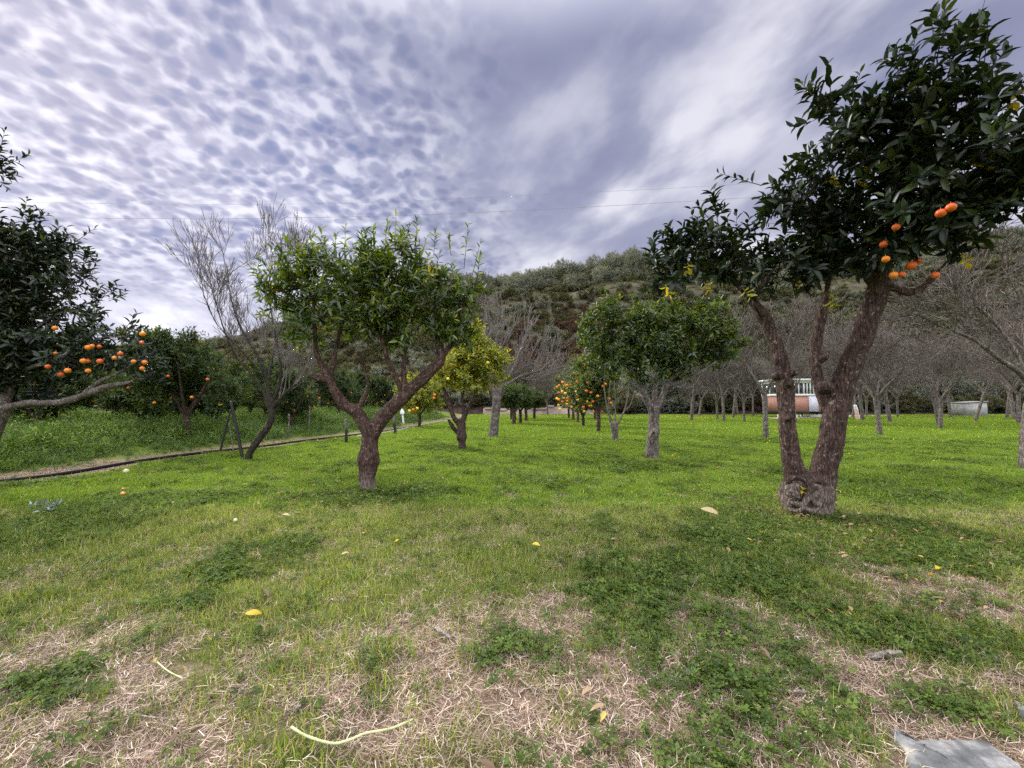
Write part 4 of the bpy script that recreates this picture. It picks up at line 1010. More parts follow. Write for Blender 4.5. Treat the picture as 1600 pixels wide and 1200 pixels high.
add_fruit(treeH, [W(a_ + rng.normal(0, 3), b_ + rng.normal(0, 3), DH - .78 + .3 * rng.random()) for a_, b_ in ((172, 559), (163, 560), (141, 579), (126, 563), (138, 566), (92, 553), (208, 566), (216, 543), (221, 575), (226, 568), (72, 574), (106, 572), (131, 545), (152, 545), (126, 537), (222, 522), (96, 583), (91, 512), (145, 540), (184, 558))], .038, (M_orange, M_orange2, M_orange))

# ---- dark citrus and evergreen crowns behind the left bank
oBk, _ = proto_citrus("orange_tree", "orange tree with scattered fruit standing in the weeds behind the low grey limb", "tree", (-10.2, 12.5, th(-10.2, 12.5)), 3.1, 1.55, 220, .15, M_leaf_far, yellow=.01, stem=.7, tint=(.35, .22))
add_fruit(oBk, [np.array(oBk.location) + np.array([1.35 * math.sin(t), -1.1 + .4 * rng.random(), rng.uniform(.9, 2.4)]) for t in np.linspace(-1.1, 1.1, 6)], .045, (M_orange, M_orange2))
grpL = "citrus trees in the overgrown plot at the left"
for i, (x_, y_, s_) in enumerate(((-15.5, 13.5, 1.0), (-13.2, 16.5, .95), (-17.5, 18.5, 1.0), (-11.6, 18.8, .9), (-14.8, 22.5, 1.0), (-10.2, 23.5, .9), (-9.4, 17.0, .75), (-22, 24, 1.2), (-18, 27.5, 1.1), (-12.5, 28.5, 1.0), (-9.2, 29.5, .9), (-26, 32, 1.2), (-20, 35, 1.2), (-14, 35, 1.1), (-9, 36, .95), (-31, 40, 1.4), (-24, 42, 1.4), (-17, 43, 1.3), (-11, 44, 1.2), (-38, 46, 1.6), (-19, 10.5, 1.0), (-24, 14, 1.15), (-28, 19, 1.2))):
    copy_thing(oBk, (x_, y_, th(x_, y_) - .05), 1.1 * i + .7, s_, "dense dark citrus tree in the overgrown plot behind the weeds at the left", grpL)

# ------------------------------------------------------------------ bare trees
def grow(P_, Rr_, p, d, ln, r, lev, maxlev, cfg):
    k = 4
    pts = [p]; cur = p; dd = d
    for i in range(k - 1):
        dd = norm(dd + rng.normal(0, cfg['wob'], 3) + np.array([0, 0, cfg['up']])); cur = cur + dd * ln / (k - 1); pts.append(cur)
    rr_ = np.linspace(r, max(r * .55, cfg['rmin']), k)
    P_.append(np.array(pts)); Rr_.append(rr_)
    if lev >= maxlev: return
    nc = cfg['n'][lev]
    for i in range(nc):
        t = rng.uniform(.3, 1.0) if i < nc - 1 else 1.0
        j = t * (k - 1); i0 = min(int(j), k - 2); q = pts[i0] + (pts[i0 + 1] - pts[i0]) * (j - i0)
        ax = norm(rng.normal(size=3)); sp_ = cfg['spread'] * (1 if i < nc - 1 else .4)
        nd_ = norm(dd + ax * sp_)
        grow(P_, Rr_, q, nd_, ln * rng.uniform(*cfg['len']), max(r * (.5 if i < nc - 1 else .6), cfg['rmin']), lev + 1, maxlev, cfg)
def bare_tree(name, label, base, limbs, cfg, bark, twig, group=None, voxel=.02, starts=None, n_start=5, l0=.9, disp=.008):
    root = thing(name, label, "tree", base, group)
    gt = Geo(); P_, Rr_ = [], []
    for i, lp in enumerate(limbs):
        s_ = limb(gt, lp, 10, 5)
        if i == 0 and len(limbs) > 1: continue
        dt = norm(s_[-1, :3] - s_[-3, :3])
        for k in range(n_start):
            f_ = 1.0 if k == 0 else rng.uniform(.35, 1.0)
            q = s_[int(f_ * (len(s_) - 1))]
            d = norm(dt + (norm(rng.normal(size=3)) * .8 if k else 0) + np.array([0, 0, .25]))
            grow(P_, Rr_, q[:3], d, l0 * rng.uniform(.7, 1.2), max(s_[-1, 3] * (.9 if k == 0 else .55), cfg['rmin']), 0, cfg['lev'], cfg)
    fuse_trunk(gt, root, bark, voxel, disp)
    g = Geo(); tubes(g, np.array(P_), np.array(Rr_), 4 if cfg['lev'] < 5 else 3, .5)
    part("twigs", g, [twig], root)
    return root
# tall bare tree beside the left-centre tree
qG = gpos(385, 720, .03); DG = float(qG[1])
limbsG = [limb_px([(385, 724, DG, 13), (392, 705, DG, 12), (405, 685, DG, 12), (420, 665, DG, 11), (424, 648, DG, 11), (420, 632, DG, 11)]),
          limb_px([(421, 640, DG, 8), (410, 610, DG, 5), (390, 580, DG, 5), (368, 555, DG, 4), (350, 515, DG, 3.4), (335, 465, DG, 2.6)]),
          limb_px([(421, 636, DG, 8), (418, 600, DG, 6), (405, 560, DG, 5), (380, 520, DG, 4), (362, 470, DG, 3), (355, 420, DG, 2.4)]),
          limb_px([(422, 636, DG, 7), (435, 605, DG, 6), (438, 570, DG, 5), (430, 520, DG, 4), (420, 460, DG, 3), (425, 410, DG, 2.4)]),
          limb_px([(424, 638, DG, 6), (445, 615, DG, 5), (462, 600, DG, 4)]),
          limb_px([(418, 600, DG, 5), (430, 540, DG + .5, 4), (450, 480, DG + .6, 3), (465, 420, DG + .6, 2.2)]),
          limb_px([(405, 580, DG, 4), (370, 540, DG - .3, 3), (338, 505, DG - .3, 2.6), (318, 460, DG - .3, 2)])]
bare_tree("bare_tree", "tall leafless tree with fine pale upright twigs beside the two black stakes", qG, limbsG, dict(wob=.12, up=.14, rmin=.0042, n=[4, 4, 3], spread=.55, len=(.55, .9), lev=3), M_twig_dark, M_twig, voxel=.016, n_start=7, l0=.55)
# grey trunk with pale branches on the alley
qD = gpos(771, 684, .03); DD = float(qD[1])
limbsD = [limb_px([(770, 687, DD, 20), (772, 665, DD, 17), (775, 640, DD, 16), (777, 620, DD, 17)]),
          limb_px([(776, 628, DD, 10), (768, 605, DD, 9), (760, 595, DD, 7), (748, 560, DD, 5), (755, 530, DD, 3.5)]),
          limb_px([(778, 625, DD, 10), (786, 600, DD, 8), (800, 580, DD, 5), (815, 545, DD, 3.5)]),
          limb_px([(777, 622, DD, 9), (778, 590, DD, 8), (780, 560, DD, 6), (785, 520, DD, 3.5)]),
          limb_px([(784, 605, DD, 7), (810, 590, DD, 5), (840, 580, DD, 3)])]
bare_tree("bare_tree", "stout grey trunked leafless tree with whitish branches at the left of the grass alley", qD, limbsD, dict(wob=.10, up=.10, rmin=.008, n=[4, 3, 3], spread=.55, len=(.55, .85), lev=3), M_bark_pale, M_twig, voxel=.025, n_start=6, l0=.9)

# orchard of bare trees at the right: three kinds, each copied
def bare_proto(label, base, h, lean=(0, 0), fork=1.1, nl=4, lev=4):
    b = np.array(base, float)
    P = lambda x_, y_, z_, r_: (b[0] + x_, b[1] + y_, b[2] + z_, r_)
    lim = [[P(0, 0, -.1, .105), P(lean[0] * .5, 0, fork * .5, .09), P(lean[0], lean[1], fork, .095)]]
    for k in range(nl):
        a_ = k * 6.283 / nl + rng.random() * .6; q = rng.uniform(.45, .8)
        lim.append([P(lean[0], lean[1], fork * .93, .06), P(lean[0] + .45 * q * math.cos(a_), lean[1] + .45 * q * math.sin(a_), fork + .35, .05), P(lean[0] + 1.2 * q * math.cos(a_), lean[1] + 1.2 * q * math.sin(a_), fork + .95, .036), P(lean[0] + 1.6 * q * math.cos(a_), lean[1] + 1.6 * q * math.sin(a_), fork + 1.5, .026)])
    return bare_tree("bare_tree", label, base, lim, dict(wob=.14, up=.05, rmin=.0075, n=[4, 4, 3], spread=.8, len=(.5, .85), lev=3), M_bark_pale, M_twig_far, voxel=.025, n_start=7, l0=1.05, disp=.008)
pr = [bare_proto("straight bare tree with banded dark bark in front of the left end of the cabin", gpos(1197, 686, .03), 5, (0, 0), 1.75, 4),
      bare_proto("bare tree with a pale forked trunk just right of the big orange tree", gpos(1375, 681, .03), 5, (-.1, 0), 1.65, 4),
      bare_proto("bare tree leaning left over its foot at the right, in front of the dark undergrowth", gpos(1468, 666, .03), 5, (-.35, 0), 2.2, 3)]
named = [(1121, 656, 1, 1.0, "slender bare tree standing alone on the lawn right of the round green tree"), (1163, 660, 0, .9, "thin trunked bare tree left of the cabin"), (1243, 663, 2, .9, "bare tree in front of the cabin wall between the orange tree's limbs"),
         (1320, 660, 1, .95, "bare tree beside the leaning pink post"), (1403, 652, 0, 1.1, "dark trunked bare tree between the path's end and the undergrowth"), (1432, 646, 1, 1.0, "bare tree with a small white Y-shaped fork far back at the right"),
         (1560, 647, 1, 1.35, "thick trunked bare tree beside the grey box at the far right")]
for i, (px, py, k, s_, lb) in enumerate(named):
    copy_thing(pr[k], gpos(px, py, .02), 1.7 * i + .9, s_, lb)
grp = "bare fruit trees in the crowded rows at the right"
fill = []
for r_ in range(6):
    for c_ in range(7):
        x_ = 9.5 + c_ * 6.2 + rng.normal(0, .9); y_ = 27 + r_ * 5.4 + rng.normal(0, .9)
        pxx = 800 + F * x_ / y_
        if 1060 < pxx < 1850 and y_ < 56: fill.append((x_, y_))
fill += [(26.5, 19.5), (22.5, 21), (31, 23), (4.5, 50), (7.5, 53), (-2, 52)]
fill += [(-3.2 + 3.1 * k, 56.5 + (k % 2) * 1.5) for k in range(3)]
for i, (x_, y_) in enumerate(fill):
    if .58 < x_ / y_ < .82 and y_ < 43: continue
    r_c = copy_thing(pr[i % 3], (x_, y_, th(x_, y_) - .03), rng.random() * 6.28, rng.uniform(1.0, 1.4), "grey leafless fruit tree in the crowded rows behind the big orange tree", grp)
    r_c.rotation_euler = (rng.normal(0, .07), rng.normal(0, .07), r_c.rotation_euler[2])
# big bare trees whose limbs reach in from the right edge
x_, y_ = G(1606, 735)[:2]
b_ = np.array([x_, y_, th(x_, y_) - .03]); D_ = float(y_)
bare_tree("bare_tree", "bare tree at the right edge with low grey limbs reaching in across the picture", b_,
    [limb_px([(1606, 738, D_, 22), (1603, 700, D_, 18), (1608, 660, D_, 18), (1612, 630, D_, 20)]),
     limb_px([(1612, 635, D_, 14), (1600, 590, D_ - .3, 10), (1560, 560, D_ - .4, 8), (1520, 530, D_ - .4, 6), (1470, 510, D_ - .5, 4)]),
     limb_px([(1612, 632, D_, 13), (1590, 560, D_, 9), (1550, 500, D_, 7), (1500, 460, D_, 5), (1460, 440, D_, 3)]),
     limb_px([(1612, 632, D_, 13), (1605, 540, D_, 9), (1590, 460, D_, 7), (1570, 400, D_, 4)]),
     limb_px([(1614, 632, D_, 13), (1660, 560, D_, 9), (1680, 460, D_, 6)])],
    dict(wob=.12, up=.05, rmin=.007, n=[4, 4, 3], spread=.7, len=(.5, .85), lev=3), M_bark_pale, M_twig_far, voxel=.02, n_start=7, l0=.9)

# ------------------------------------------------------------------ hillside
def bush_proto(name, mat, n=26, r=1.6, h=2.2, leafL=.42, ratio=.5, per=7, tmpl=LEAF_FAR, stem=.3, wood=True):
    g = Geo()
    nl = 5; cs = [(rng.normal(0, r * .35), rng.normal(0, r * .35), h * rng.uniform(.4, .7), r * .5, r * .5, h * .33) for _ in range(nl)]
    b = np.array(cs); k = rng.integers(0, nl, n)
    u = norm(rng.normal(size=(n, 3))) * (rng.random((n, 1)) ** .4); nodes = b[k, :3] + u * b[k, 3:]
    rep = np.repeat(np.arange(n), per); dr = norm(norm(nodes - b[k, :3])[rep] + rng.normal(0, .6, (len(rep), 3)) + [0, 0, .35])
    shoots(g, g, nodes[rep], dr, r * .32 * rng.uniform(.6, 1.2, len(rep)), 6, leafL, ratio, tmpl, .012, .45, .25, 0, mi_t=0)
    return g
olp = []
for i in range(3):
    base = np.zeros(3)
    root = thing("olive_tree", "", "tree", base)
    g = bush_proto("olive", M_olive, 110, 2.5, 5.4, .25, .32, 9)
    part("crown", g, [M_olive], root)
    gt = Geo(); limb(gt, [(0, 0, -.5, .22), (.1, 0, .8, .18), (0, .1, 1.8, .14)], 7, 3)
    for k in range(3): a_ = k * 2.1; limb(gt, [(0, 0, 1.2, .12), (.6 * math.cos(a_), .6 * math.sin(a_), 2.2, .09), (1.1 * math.cos(a_), 1.1 * math.sin(a_), 3.1, .04)], 6, 3)
    part("trunk", gt, [M_bark_pale], root)
    olp.append(root)
cnt_ol = 0
def olive(x_, y_, s_, label, group):
    global cnt_ol
    z_ = th(x_, y_) - .1; rz_ = rng.random() * 6.28
    k = cnt_ol % 3
    if cnt_ol < 3:
        o = olp[k]; o.location = (x_, y_, z_); o.rotation_euler = (0, 0, rz_); o.scale = (s_,) * 3; o['label'] = label; o['group'] = group
    else: copy_thing(olp[k], (x_, y_, z_), rz_, s_, label, group)
    cnt_ol += 1
ridge_lab = "grey-green olive tree in the close-grown belt along the top of the hill"
for px in np.arange(330, 1750, 15.0):
    for D_, jit in ((RD + 1, 1), (RD - 9, 1), (RD - 18, 1)):
        if 330 <= px < 720 and D_ < RD - 8 and rng.random() < .6: continue
        y_ = D_ + rng.normal(0, 1.5); x_ = (px + rng.normal(0, 6) - 800) / F * y_
        olive(x_, y_, rng.uniform(.65, 1.15) * (.8 if px < 560 else 1), ridge_lab, "olive trees along the hill top")
# low olives with hanging crowns at the foot of the hill, right
for x_, y_ in [(18 + 4.3 * k + rng.normal(0, .5), 57 + rng.normal(0, .8)) for k in range(14)] + [(20 + 5 * k, 62 + rng.normal(0, 1)) for k in range(13)]:
    olive(x_, y_, rng.uniform(.95, 1.35), "dusty grey-green tree at the foot of the hill behind the bare orchard", "grey-green trees at the foot of the hill")

sc_p = [bush_proto("scrub", M_scrub, 44, 1.5, 1.9, .22, .5).mesh("scrub", [M_scrub]) for _ in range(3)] + [bush_proto("scrub", M_olive, 44, 1.6, 2.1, .22, .4).mesh("scrub_grey", [M_olive])] + [bush_proto("scrub", M_scrub_red, 40, 1.5, 1.6, .2, .45).mesh("scrub_rust", [M_scrub_red])]
g = Geo(); blades(g, 90, 1.1, .8, .05, .8, (.4, .2)); sc_p.append(g.mesh("rough_grass", [M_scrub]))
n = 13000
y = np.concatenate([60 + 85 * rng.random(n), 53 + 9 * rng.random(1800)]); x = (rng.random(len(y)) * 2 - 1) * y * 1.5
pxc = 800 + F * x / y
t = (y - 60) / 80
pick = rng.choice(4, len(y), p=[.3, .25, .25, .2])
band = (np.abs(t - .72) < .09) & (fbm(x * .05, y * .05, 2) > .3)
pick = np.where(band, 5, pick)
red = (pxc > 770) & (pxc < 960) & (t > .12) & (t < .55) & (fbm(x * .12 + 7, y * .12, 3) > .42)
pick = np.where(red, 4, pick)
red2 = (fbm(x * .06 + 30, y * .06 + 11, 3) > .60) & (t < .5) & (rng.random(len(y)) < .4); pick = np.where(red2 & (rng.random(len(y)) < .6), 4, pick)
keep = (rng.random(len(y)) < .5 + .7 * (fbm(x * .1, y * .1, 3))) & ~((np.abs(x) < 14) & (y < 55) & (rng.random(len(y)) < .85)) & ~((y < 57) & (x > -2) & (x < 12) & (rng.random(len(y)) < .8))
x, y, pick, band = x[keep], y[keep], pick[keep], band[keep]; n = len(x)
s = rng.uniform(.4, 1.15, n)
scatter("hillside_scrub", lay(x, y, -.1), rnd_rot(n, .08), s3(s), pick, proto_collection("scrub_bush", sc_p), "dull green and rusty scrub covering the hillside", "scrub")

# ------------------------------------------------------------------ built things
def box(g, lo, hi, mi=0, bev=0.0):
    x0, y0, z0 = lo; x1, y1, z1 = hi
    v = [(x0, y0, z0), (x1, y0, z0), (x1, y1, z0), (x0, y1, z0), (x0, y0, z1), (x1, y0, z1), (x1, y1, z1), (x0, y1, z1)]
    g.add(v, f4=[(0, 3, 2, 1), (4, 5, 6, 7), (0, 1, 5, 4), (1, 2, 6, 5), (2, 3, 7, 6), (3, 0, 4, 7)], mi=mi)
def boxpart(name, boxes, mat, root):
    g = Geo()
    for lo, hi in boxes: box(g, lo, hi)
    me = g.mesh(name, [mat], origin=(0, 0, 0), smooth=False)
    return link(name, me, root)
M_white = plain("white_paint", (.78, .78, .80), .5, .06, 6)
M_lav = plain("pale_door_paint", (.66, .67, .78), .5, .05, 4)
M_brick = plain("terracotta_panel", (.46, .24, .185), .8, .05, 40)
M_glass = plain("dark_window_glass", (.03, .04, .035), .12, .1, 3, .6)
M_roof = plain("grey_roof_sheet", (.30, .31, .31), .6, .1, 4)
M_black = plain("black_steel", (.02, .02, .02), .5, .1, 30)
M_hose = plain("black_hose", (.018, .018, .02), .85, .15, 20, .15)
M_pink = plain("faded_pink_paint", (.72, .50, .45), .6, .08, 8)
M_greybox = plain("grey_sheet", (.34, .34, .33), .7, .15, 3)
M_conc = plain("pinkish_plaster", (.36, .28, .24), .9, .2, .8)
M_dark = plain("dark_under_floor", (.02, .018, .016), .9, .1, 3)
M_stone = None
DCb = 38.0; kc = DCb / F
cx = W(1217, 650, DCb)[0]
cz = th(cx + 2, DCb)
zpx = lambda py: W(1235, py, DCb)[2]
root = thing("cabin", "small white and terracotta cabin with tall windows on white feet beyond the lawn", "cabin", (cx, DCb, cz))
X_ = lambda px: (px - 1217) * kc
Zl = lambda py: zpx(py) - cz
d_ = 2.5; XR = X_(1284)
boxpart("wall", [((.03, .03, Zl(643)), (XR - .03, d_ - .03, Zl(619)))], M_brick, root)
boxpart("floor_frame", [((-.02, -.02, Zl(646.5)), (XR + .02, d_ + .02, Zl(643)))], M_dark, root)
boxpart("trim", [((-.03, -.03, Zl(619)), (XR + .03, d_ + .03, Zl(615.5)))], M_white, root)
boxpart("roof", [((-.2, -.22, Zl(594.5)), (XR + .2, d_ + .25, Zl(592))), ((0, 0, Zl(598.5)), (XR, d_, Zl(594.5)))], M_white, root)
for a_, w_ in ((1217, 2.6), (1226, 1.6), (1242, 2.2), (1249, 1.4), (1256.5, 2.4), (1262, 1.7), (1267, 1.7), (1272, 1.7), (1277, 1.7), (1281.6, 2.4)):
    boxpart("mullion", [((X_(a_), .0, Zl(615.5)), (X_(a_ + w_), .12, Zl(598.5)))], M_white, root)
for y0_ in (1.2, 2.38):
    boxpart("mullion", [((0, y0_, Zl(615.5)), (.12, y0_ + .12, Zl(598.5)))], M_white, root)
for (x0_, x1_) in ((1219.6, 1226), (1227.6, 1242), (1244.2, 1249), (1250.4, 1256.5), (1258.9, 1262), (1263.7, 1267), (1268.7, 1272), (1273.7, 1277), (1278.7, 1281.6)):
    boxpart("window", [((X_(x0_), .05, Zl(615.5)), (X_(x1_), .075, Zl(598.5)))], M_glass, root)
for (y0_, y1_) in ((.12, 1.2), (1.32, 2.38)):
    boxpart("window", [((.05, y0_, Zl(615.5)), (.075, y1_, Zl(598.5)))], M_glass, root)
boxpart("door", [((X_(1264.5), -.02, Zl(645)), (X_(1279), .028, Zl(619.2)))], M_lav, root)
for a_ in (1218, 1244, 1279):
    for y0_ in (.05, 2.15): boxpart("foot", [((X_(a_), y0_, -.1), (X_(a_ + 3), y0_ + .28, Zl(646.5)))], M_white, root)
boxpart("doorstep", [((X_(1260), -.9, -.05), (X_(1282), -.05, Zl(648)))], M_greybox, root)
# path beside the cabin
g = Geo()
pts = [G(1205, 655), G(1290, 652), G(1340, 650), G(1380, 650), G(1398, 650)]
cen = np.array(pts)
wv_ = np.array([1.2, 1.4, 1.4, 1.1, .5])
vs = []
for p, w_ in zip(cen, wv_):
    for s_ in (-1, 1): vs.append((p[0], p[1] + s_ * w_, th(p[0], p[1] + s_ * w_) + .07))
g.add(vs, f4=[(2 * i, 2 * i + 2, 2 * i + 3, 2 * i + 1) for i in range(len(pts) - 1)])
pth = link("path", g.mesh("path", [plain("pale_path_gravel", (.42, .36, .34), .9, .15, 5)], smooth=False)); tag(pth, kind='structure')

# pale wall at the end of the alley
q = W(755, 640, 51.5); q2 = W(930, 640, 51.5)
root = thing("stone_wall", "long pale pinkish low wall closing the end of the grass alley", "wall", (q[0], 51.5, th(q[0], 51.5)))
g = Geo()
nseg = 26; xs = np.linspace(0, q2[0] - q[0], nseg)
hh = .70 + .55 * (fbm(xs * .8, xs * 0, 3) - .5) * 2
vs = []
for i, x_ in enumerate(xs):
    for (yy_, zz_) in ((0, -.3), (.03, hh[i]), (.45, hh[i] + .05), (.45, -.3)): vs.append((x_, yy_ + .1 * math.sin(x_), zz_))
f4 = []
for i in range(nseg - 1):
    for j in range(3): f4.append((4 * i + j, 4 * i + 4 + j, 4 * i + 5 + j, 4 * i + 1 + j))
g.add(vs, f4=f4 + [(0, 1, 2, 3), (4 * nseg - 4, 4 * nseg - 1, 4 * nseg - 2, 4 * nseg - 3)])
link("wall", g.mesh("wall", [M_conc], smooth=False), root)
g = Geo(); xs2 = np.linspace(.2, q2[0] - q[0] - .2, 15)
for i in range(14):
    if i in (3, 4, 9): continue
    zt = float(np.interp(xs2[i], xs, hh)) + .04
    box(g, (xs2[i], -.06 + .1 * math.sin(xs2[i]), zt - .1), (xs2[i + 1] - .08, .5 + .1 * math.sin(xs2[i]), zt + .14 + .05 * (i % 3)))
link("coping", g.mesh("coping", [M_conc], smooth=False), root)

# grey box
D_ = 44.0; k = D_ / F; q = W(1510, 641, D_); z0 = th(q[0], D_)
root = thing("storage_box", "grey sheet metal box under the trees at the far right", "box", (q[0], D_, z0))
boxpart("body", [((0, 0, -.05), (33 * k, 1.6, 21 * k))], M_greybox, root)
g = Geo(); g.add([(-.08, -.08, 21 * k + .003), (33 * k + .08, -.08, 23 * k), (33 * k + .08, 1.7, 23 * k), (-.08, 1.7, 21 * k + .003), (-.08, -.08, 21 * k + .06), (33 * k + .08, -.08, 23 * k + .06), (33 * k + .08, 1.7, 23 * k + .06), (-.08, 1.7, 21 * k + .06)], f4=[(0, 3, 2, 1), (4, 5, 6, 7), (0, 1, 5, 4), (1, 2, 6, 5), (2, 3, 7, 6), (3, 0, 4, 7)])
link("lid", g.mesh("lid", [M_greybox], smooth=False), root)

def rod(name, label, cat, p0, p1, r, mat, sides=8, group=None, jitter=0.0, k=4, taper=.85):
    p0, p1 = np.array(p0, float), np.array(p1, float)
    g = Geo(); n_ = 5
    pts = [tuple(p0 + (p1 - p0) * t + (rng.normal(0, jitter, 3) if 0 < t < 1 else 0)) + (r * (1 - (1 - taper) * t),) for t in np.linspace(0, 1, n_)]
    limb(g, pts, sides, k, rough=.02 if jitter == 0 else .1)
    o = link(name, g.mesh(name, [mat], origin=tuple(p0)), None, tuple(p0)); return tag(o, label, cat, group)
def gz_(px, py):
    q = G(px, py); q[2] = th(q[0], q[1]) - .04; return q
q = gz_(380, 718); rod("stake", "long black stake leaning left at the foot of the tall bare tree", "stake", q, W(361, 627, q[1]), .036, M_black)
q = gz_(343, 706); rod("stake", "shorter black stake leaning right, left of the tall bare tree", "stake", q, W(360, 640, q[1]), .028, M_black)
q = gz_(366, 712); rod("stake", "thin grey rod between the two black stakes", "stake", q, W(358, 660, q[1]), .009, M_twig)
q = gz_(541, 692); root = thing("post", "short wooden post with a pale top left of the swollen trunk", "post", q)
g = Geo(); limb(g, limb_px([(541, 694, q[1], 5.5), (541, 670, q[1], 4.6)]), 8, 4, rough=.1); part("shaft", g, [M_twig_dark], root)
g = Geo(); limb(g, limb_px([(541, 669.6, q[1], 4.8), (540, 655, q[1], 4.4)]), 8, 4, rough=.1); part("cap", g, [M_twig], root)
q = gz_(617, 678); root = thing("sapling", "crooked sapling stub with a black painted foot beside the white marker", "sapling", q)
g = Geo(); limb(g, limb_px([(618, 680, q[1], 5), (617, 668, q[1], 5), (616, 660, q[1], 4.6)]), 8, 4, rough=.1); part("foot", g, [M_black], root)
g = Geo(); limb(g, limb_px([(616, 660.5, q[1], 4.4), (617, 645, q[1], 3.6), (622, 637, q[1], 3), (629, 630, q[1], 2)]), 8, 4, rough=.1); part("trunk", g, [M_twig], root)
q = W(629, 660, 19.0); q[2] = th(q[0], 19.0) - .03
root = thing("marker", "white marker post with a pointed cap at the edge of the weeds", "marker", q)
g = Geo(); limb(g, limb_px([(630.5, 662, 19, 3.4), (629, 647, 19, 3.4)]), 8, 3, rough=.01); part("post", g, [M_white], root)
g = Geo(); limb(g, limb_px([(629, 647, 19, 8), (628.5, 643, 19, 6.5), (628, 639, 19, 1.5)]), 10, 3, rough=.01); part("cap", g, [M_white], root)
q = gz_(1341, 656); root = thing("marker", "leaning pink marker post with a white top right of the cabin", "marker", q)
g = Geo(); limb(g, limb_px([(1341, 657, q[1], 6), (1338, 641, q[1], 5.6)]), 10, 4, rough=.01); part("post", g, [M_pink], root)
g = Geo(); limb(g, limb_px([(1338, 640.8, q[1], 5.8), (1336, 633, q[1], 4.5)]), 10, 4, rough=.01); part("tip", g, [M_white], root)
# fence posts in the weeds
for (px, py, D_, h_) in ((484, 0, 16.5, 1.1), (590, 0, 21, 1.0), (648, 0, 26, 1.2), (682, 0, 31, 1.1), (452, 0, 14.5, .9)):
    x_ = (px - 800) / F * D_; z_ = th(x_, D_)
    rod("fence_post", "thin weathered post standing in the weeds beyond the hose", "post", (x_, D_, z_ - .05), (x_ + rng.normal(0, .04), D_, z_ + h_), .03, M_twig_far, group="thin posts in the weeds", jitter=.008)
# hose
hp = []
for p in HOSE:
    hp.append((p[0] - .05 + rng.normal(0, .03), p[1], th(p[0], p[1]) + .05 + .02 * rng.random(), .034))
g = Geo(); limb(g, hp, 8, 10, rough=.01)
o = link("hose", g.mesh("hose", [M_hose])); tag(o, "black irrigation hose running along the edge of the weeds", "hose")
# second thinner pale pipe showing at the far end
g = Geo(); pts = []
for (px, py) in ((560, 684), (610, 676), (650, 667), (690, 659), (702, 659)):
    p = G(px, py); pts.append((p[0], p[1], th(p[0], p[1]) + .05, .05))
limb(g, pts, 8, 8, rough=.02)
o = link("pipe", g.mesh("pipe", [M_greybox])); tag(o, "pale grey pipe lying in the grass near the far end of the hose", "pipe")

# overhead lines, poles stand outside the picture
for (lab, pts) in (("upper overhead line crossing the sky", ((-500, 300), (-50, 314), (300, 319), (560, 317), (800, 306), (1120, 290), (1500, 262), (2100, 205))), ("lower, slightly thicker overhead line crossing the sky", ((-500, 328), (-50, 338), (180, 341), (400, 341), (700, 334), (1100, 313), (1500, 286), (2100, 235)))):
    g = Geo(); limb(g, [tuple(W(a_, b_, 62)) + ((.026 if 'lower' in lab else .018),) for a_, b_ in pts], 6, 8, rough=0)
    o = link("power_line", g.mesh("power_line", [M_greybox])); tag(o, lab, "power line")

# ------------------------------------------------------------------ small things on the ground
for (px, py, r_, m_, lab, nm) in ((192, 777, .038, M_orange, "fallen orange on the grass at the left, the nearer of two", "fallen_orange"), (193, 769, .034, M_orange, "fallen orange on the grass at the left, just behind the other", "fallen_orange"), (197, 742, .05, M_pale, "pale fallen fruit by the hose", "fallen_fruit"), (368, 818, .022, M_pale, "tiny pale windfall on the left part of the lawn", "fallen_fruit")):
    p = G(px, py); p[2] = th(p[0], p[1]) + r_ * .8 + .015
    o = link(nm, fruit(None, p, r_, m_, "fallen"), None, tuple(p)); tag(o, lab, "fruit")
def ground_leaf(px, py, L_, wr, ang, tilt, mat, lab, nm="fallen_leaf", h=.045, cat="leaf"):
    g = Geo(); p = G(px, py, .03); p[2] = th(p[0], p[1]) + h
    n_ = 9; vs = []
    for i in range(n_):
        t = i / (n_ - 1); w_ = wr * L_ * math.sin(math.pi * min(1, max(0.02, t)) ** .85) ** .8 * .5
        zc = .10 * L_ * math.sin(t * 3.1) 
        for s_ in (-1, -.5, 0, .5, 1): vs.append(((t - .5) * L_, s_ * w_, zc + .35 * w_ * s_ * s_))
    f4 = [(i * 5 + j, (i + 1) * 5 + j, (i + 1) * 5 + j + 1, i * 5 + j + 1) for i in range(n_ - 1) for j in range(4)]
    g.add(vs, f4=f4, tint=.9)
    tubes(g, np.array([[[-.5 * L_, 0, 0], [-.62 * L_, .01, .0]]]), np.array([[.0018, .0015]]), 4)
    o = link(nm, g.mesh(nm, [mat]), None, tuple(p)); o.rotation_euler = (R(tilt), R(tilt * .4), R(ang)); return tag(o, lab, cat)
M_yl = leafmat("yellow_fallen_leaf", [(0, (.70, .48, .02)), (1, (.78, .56, .03))], .3, .05, .4, False, 1.0)
M_dl = leafmat("dry_fallen_leaf", [(0, (.55, .45, .24)), (1, (.62, .52, .30))], .25, .03, .5, False, 1.0)
ground_leaf(396, 966, .085, .42, 35, 38, M_yl, "bright yellow fallen leaf in the left foreground")
ground_leaf(838, 858, .075, .6, -20, 15, M_yl, "small yellow fallen leaf near the middle of the lawn")
ground_leaf(621, 847, .065, .4, 70, 10, M_yl, "little yellow leaf lying left of the middle of the lawn")
ground_leaf(1466, 893, .095, .35, 30, 12, M_yl, "yellow fallen leaf on the dry patch at the right, the upper of two")
ground_leaf(1455, 906, .08, .3, 75, 35, M_yl, "yellow fallen leaf on the dry patch at the right, the lower of two")
ground_leaf(1110, 806, .27, .26, 14, 50, M_dl, "large curled pale dry leaf left of the burled stump", h=.07)
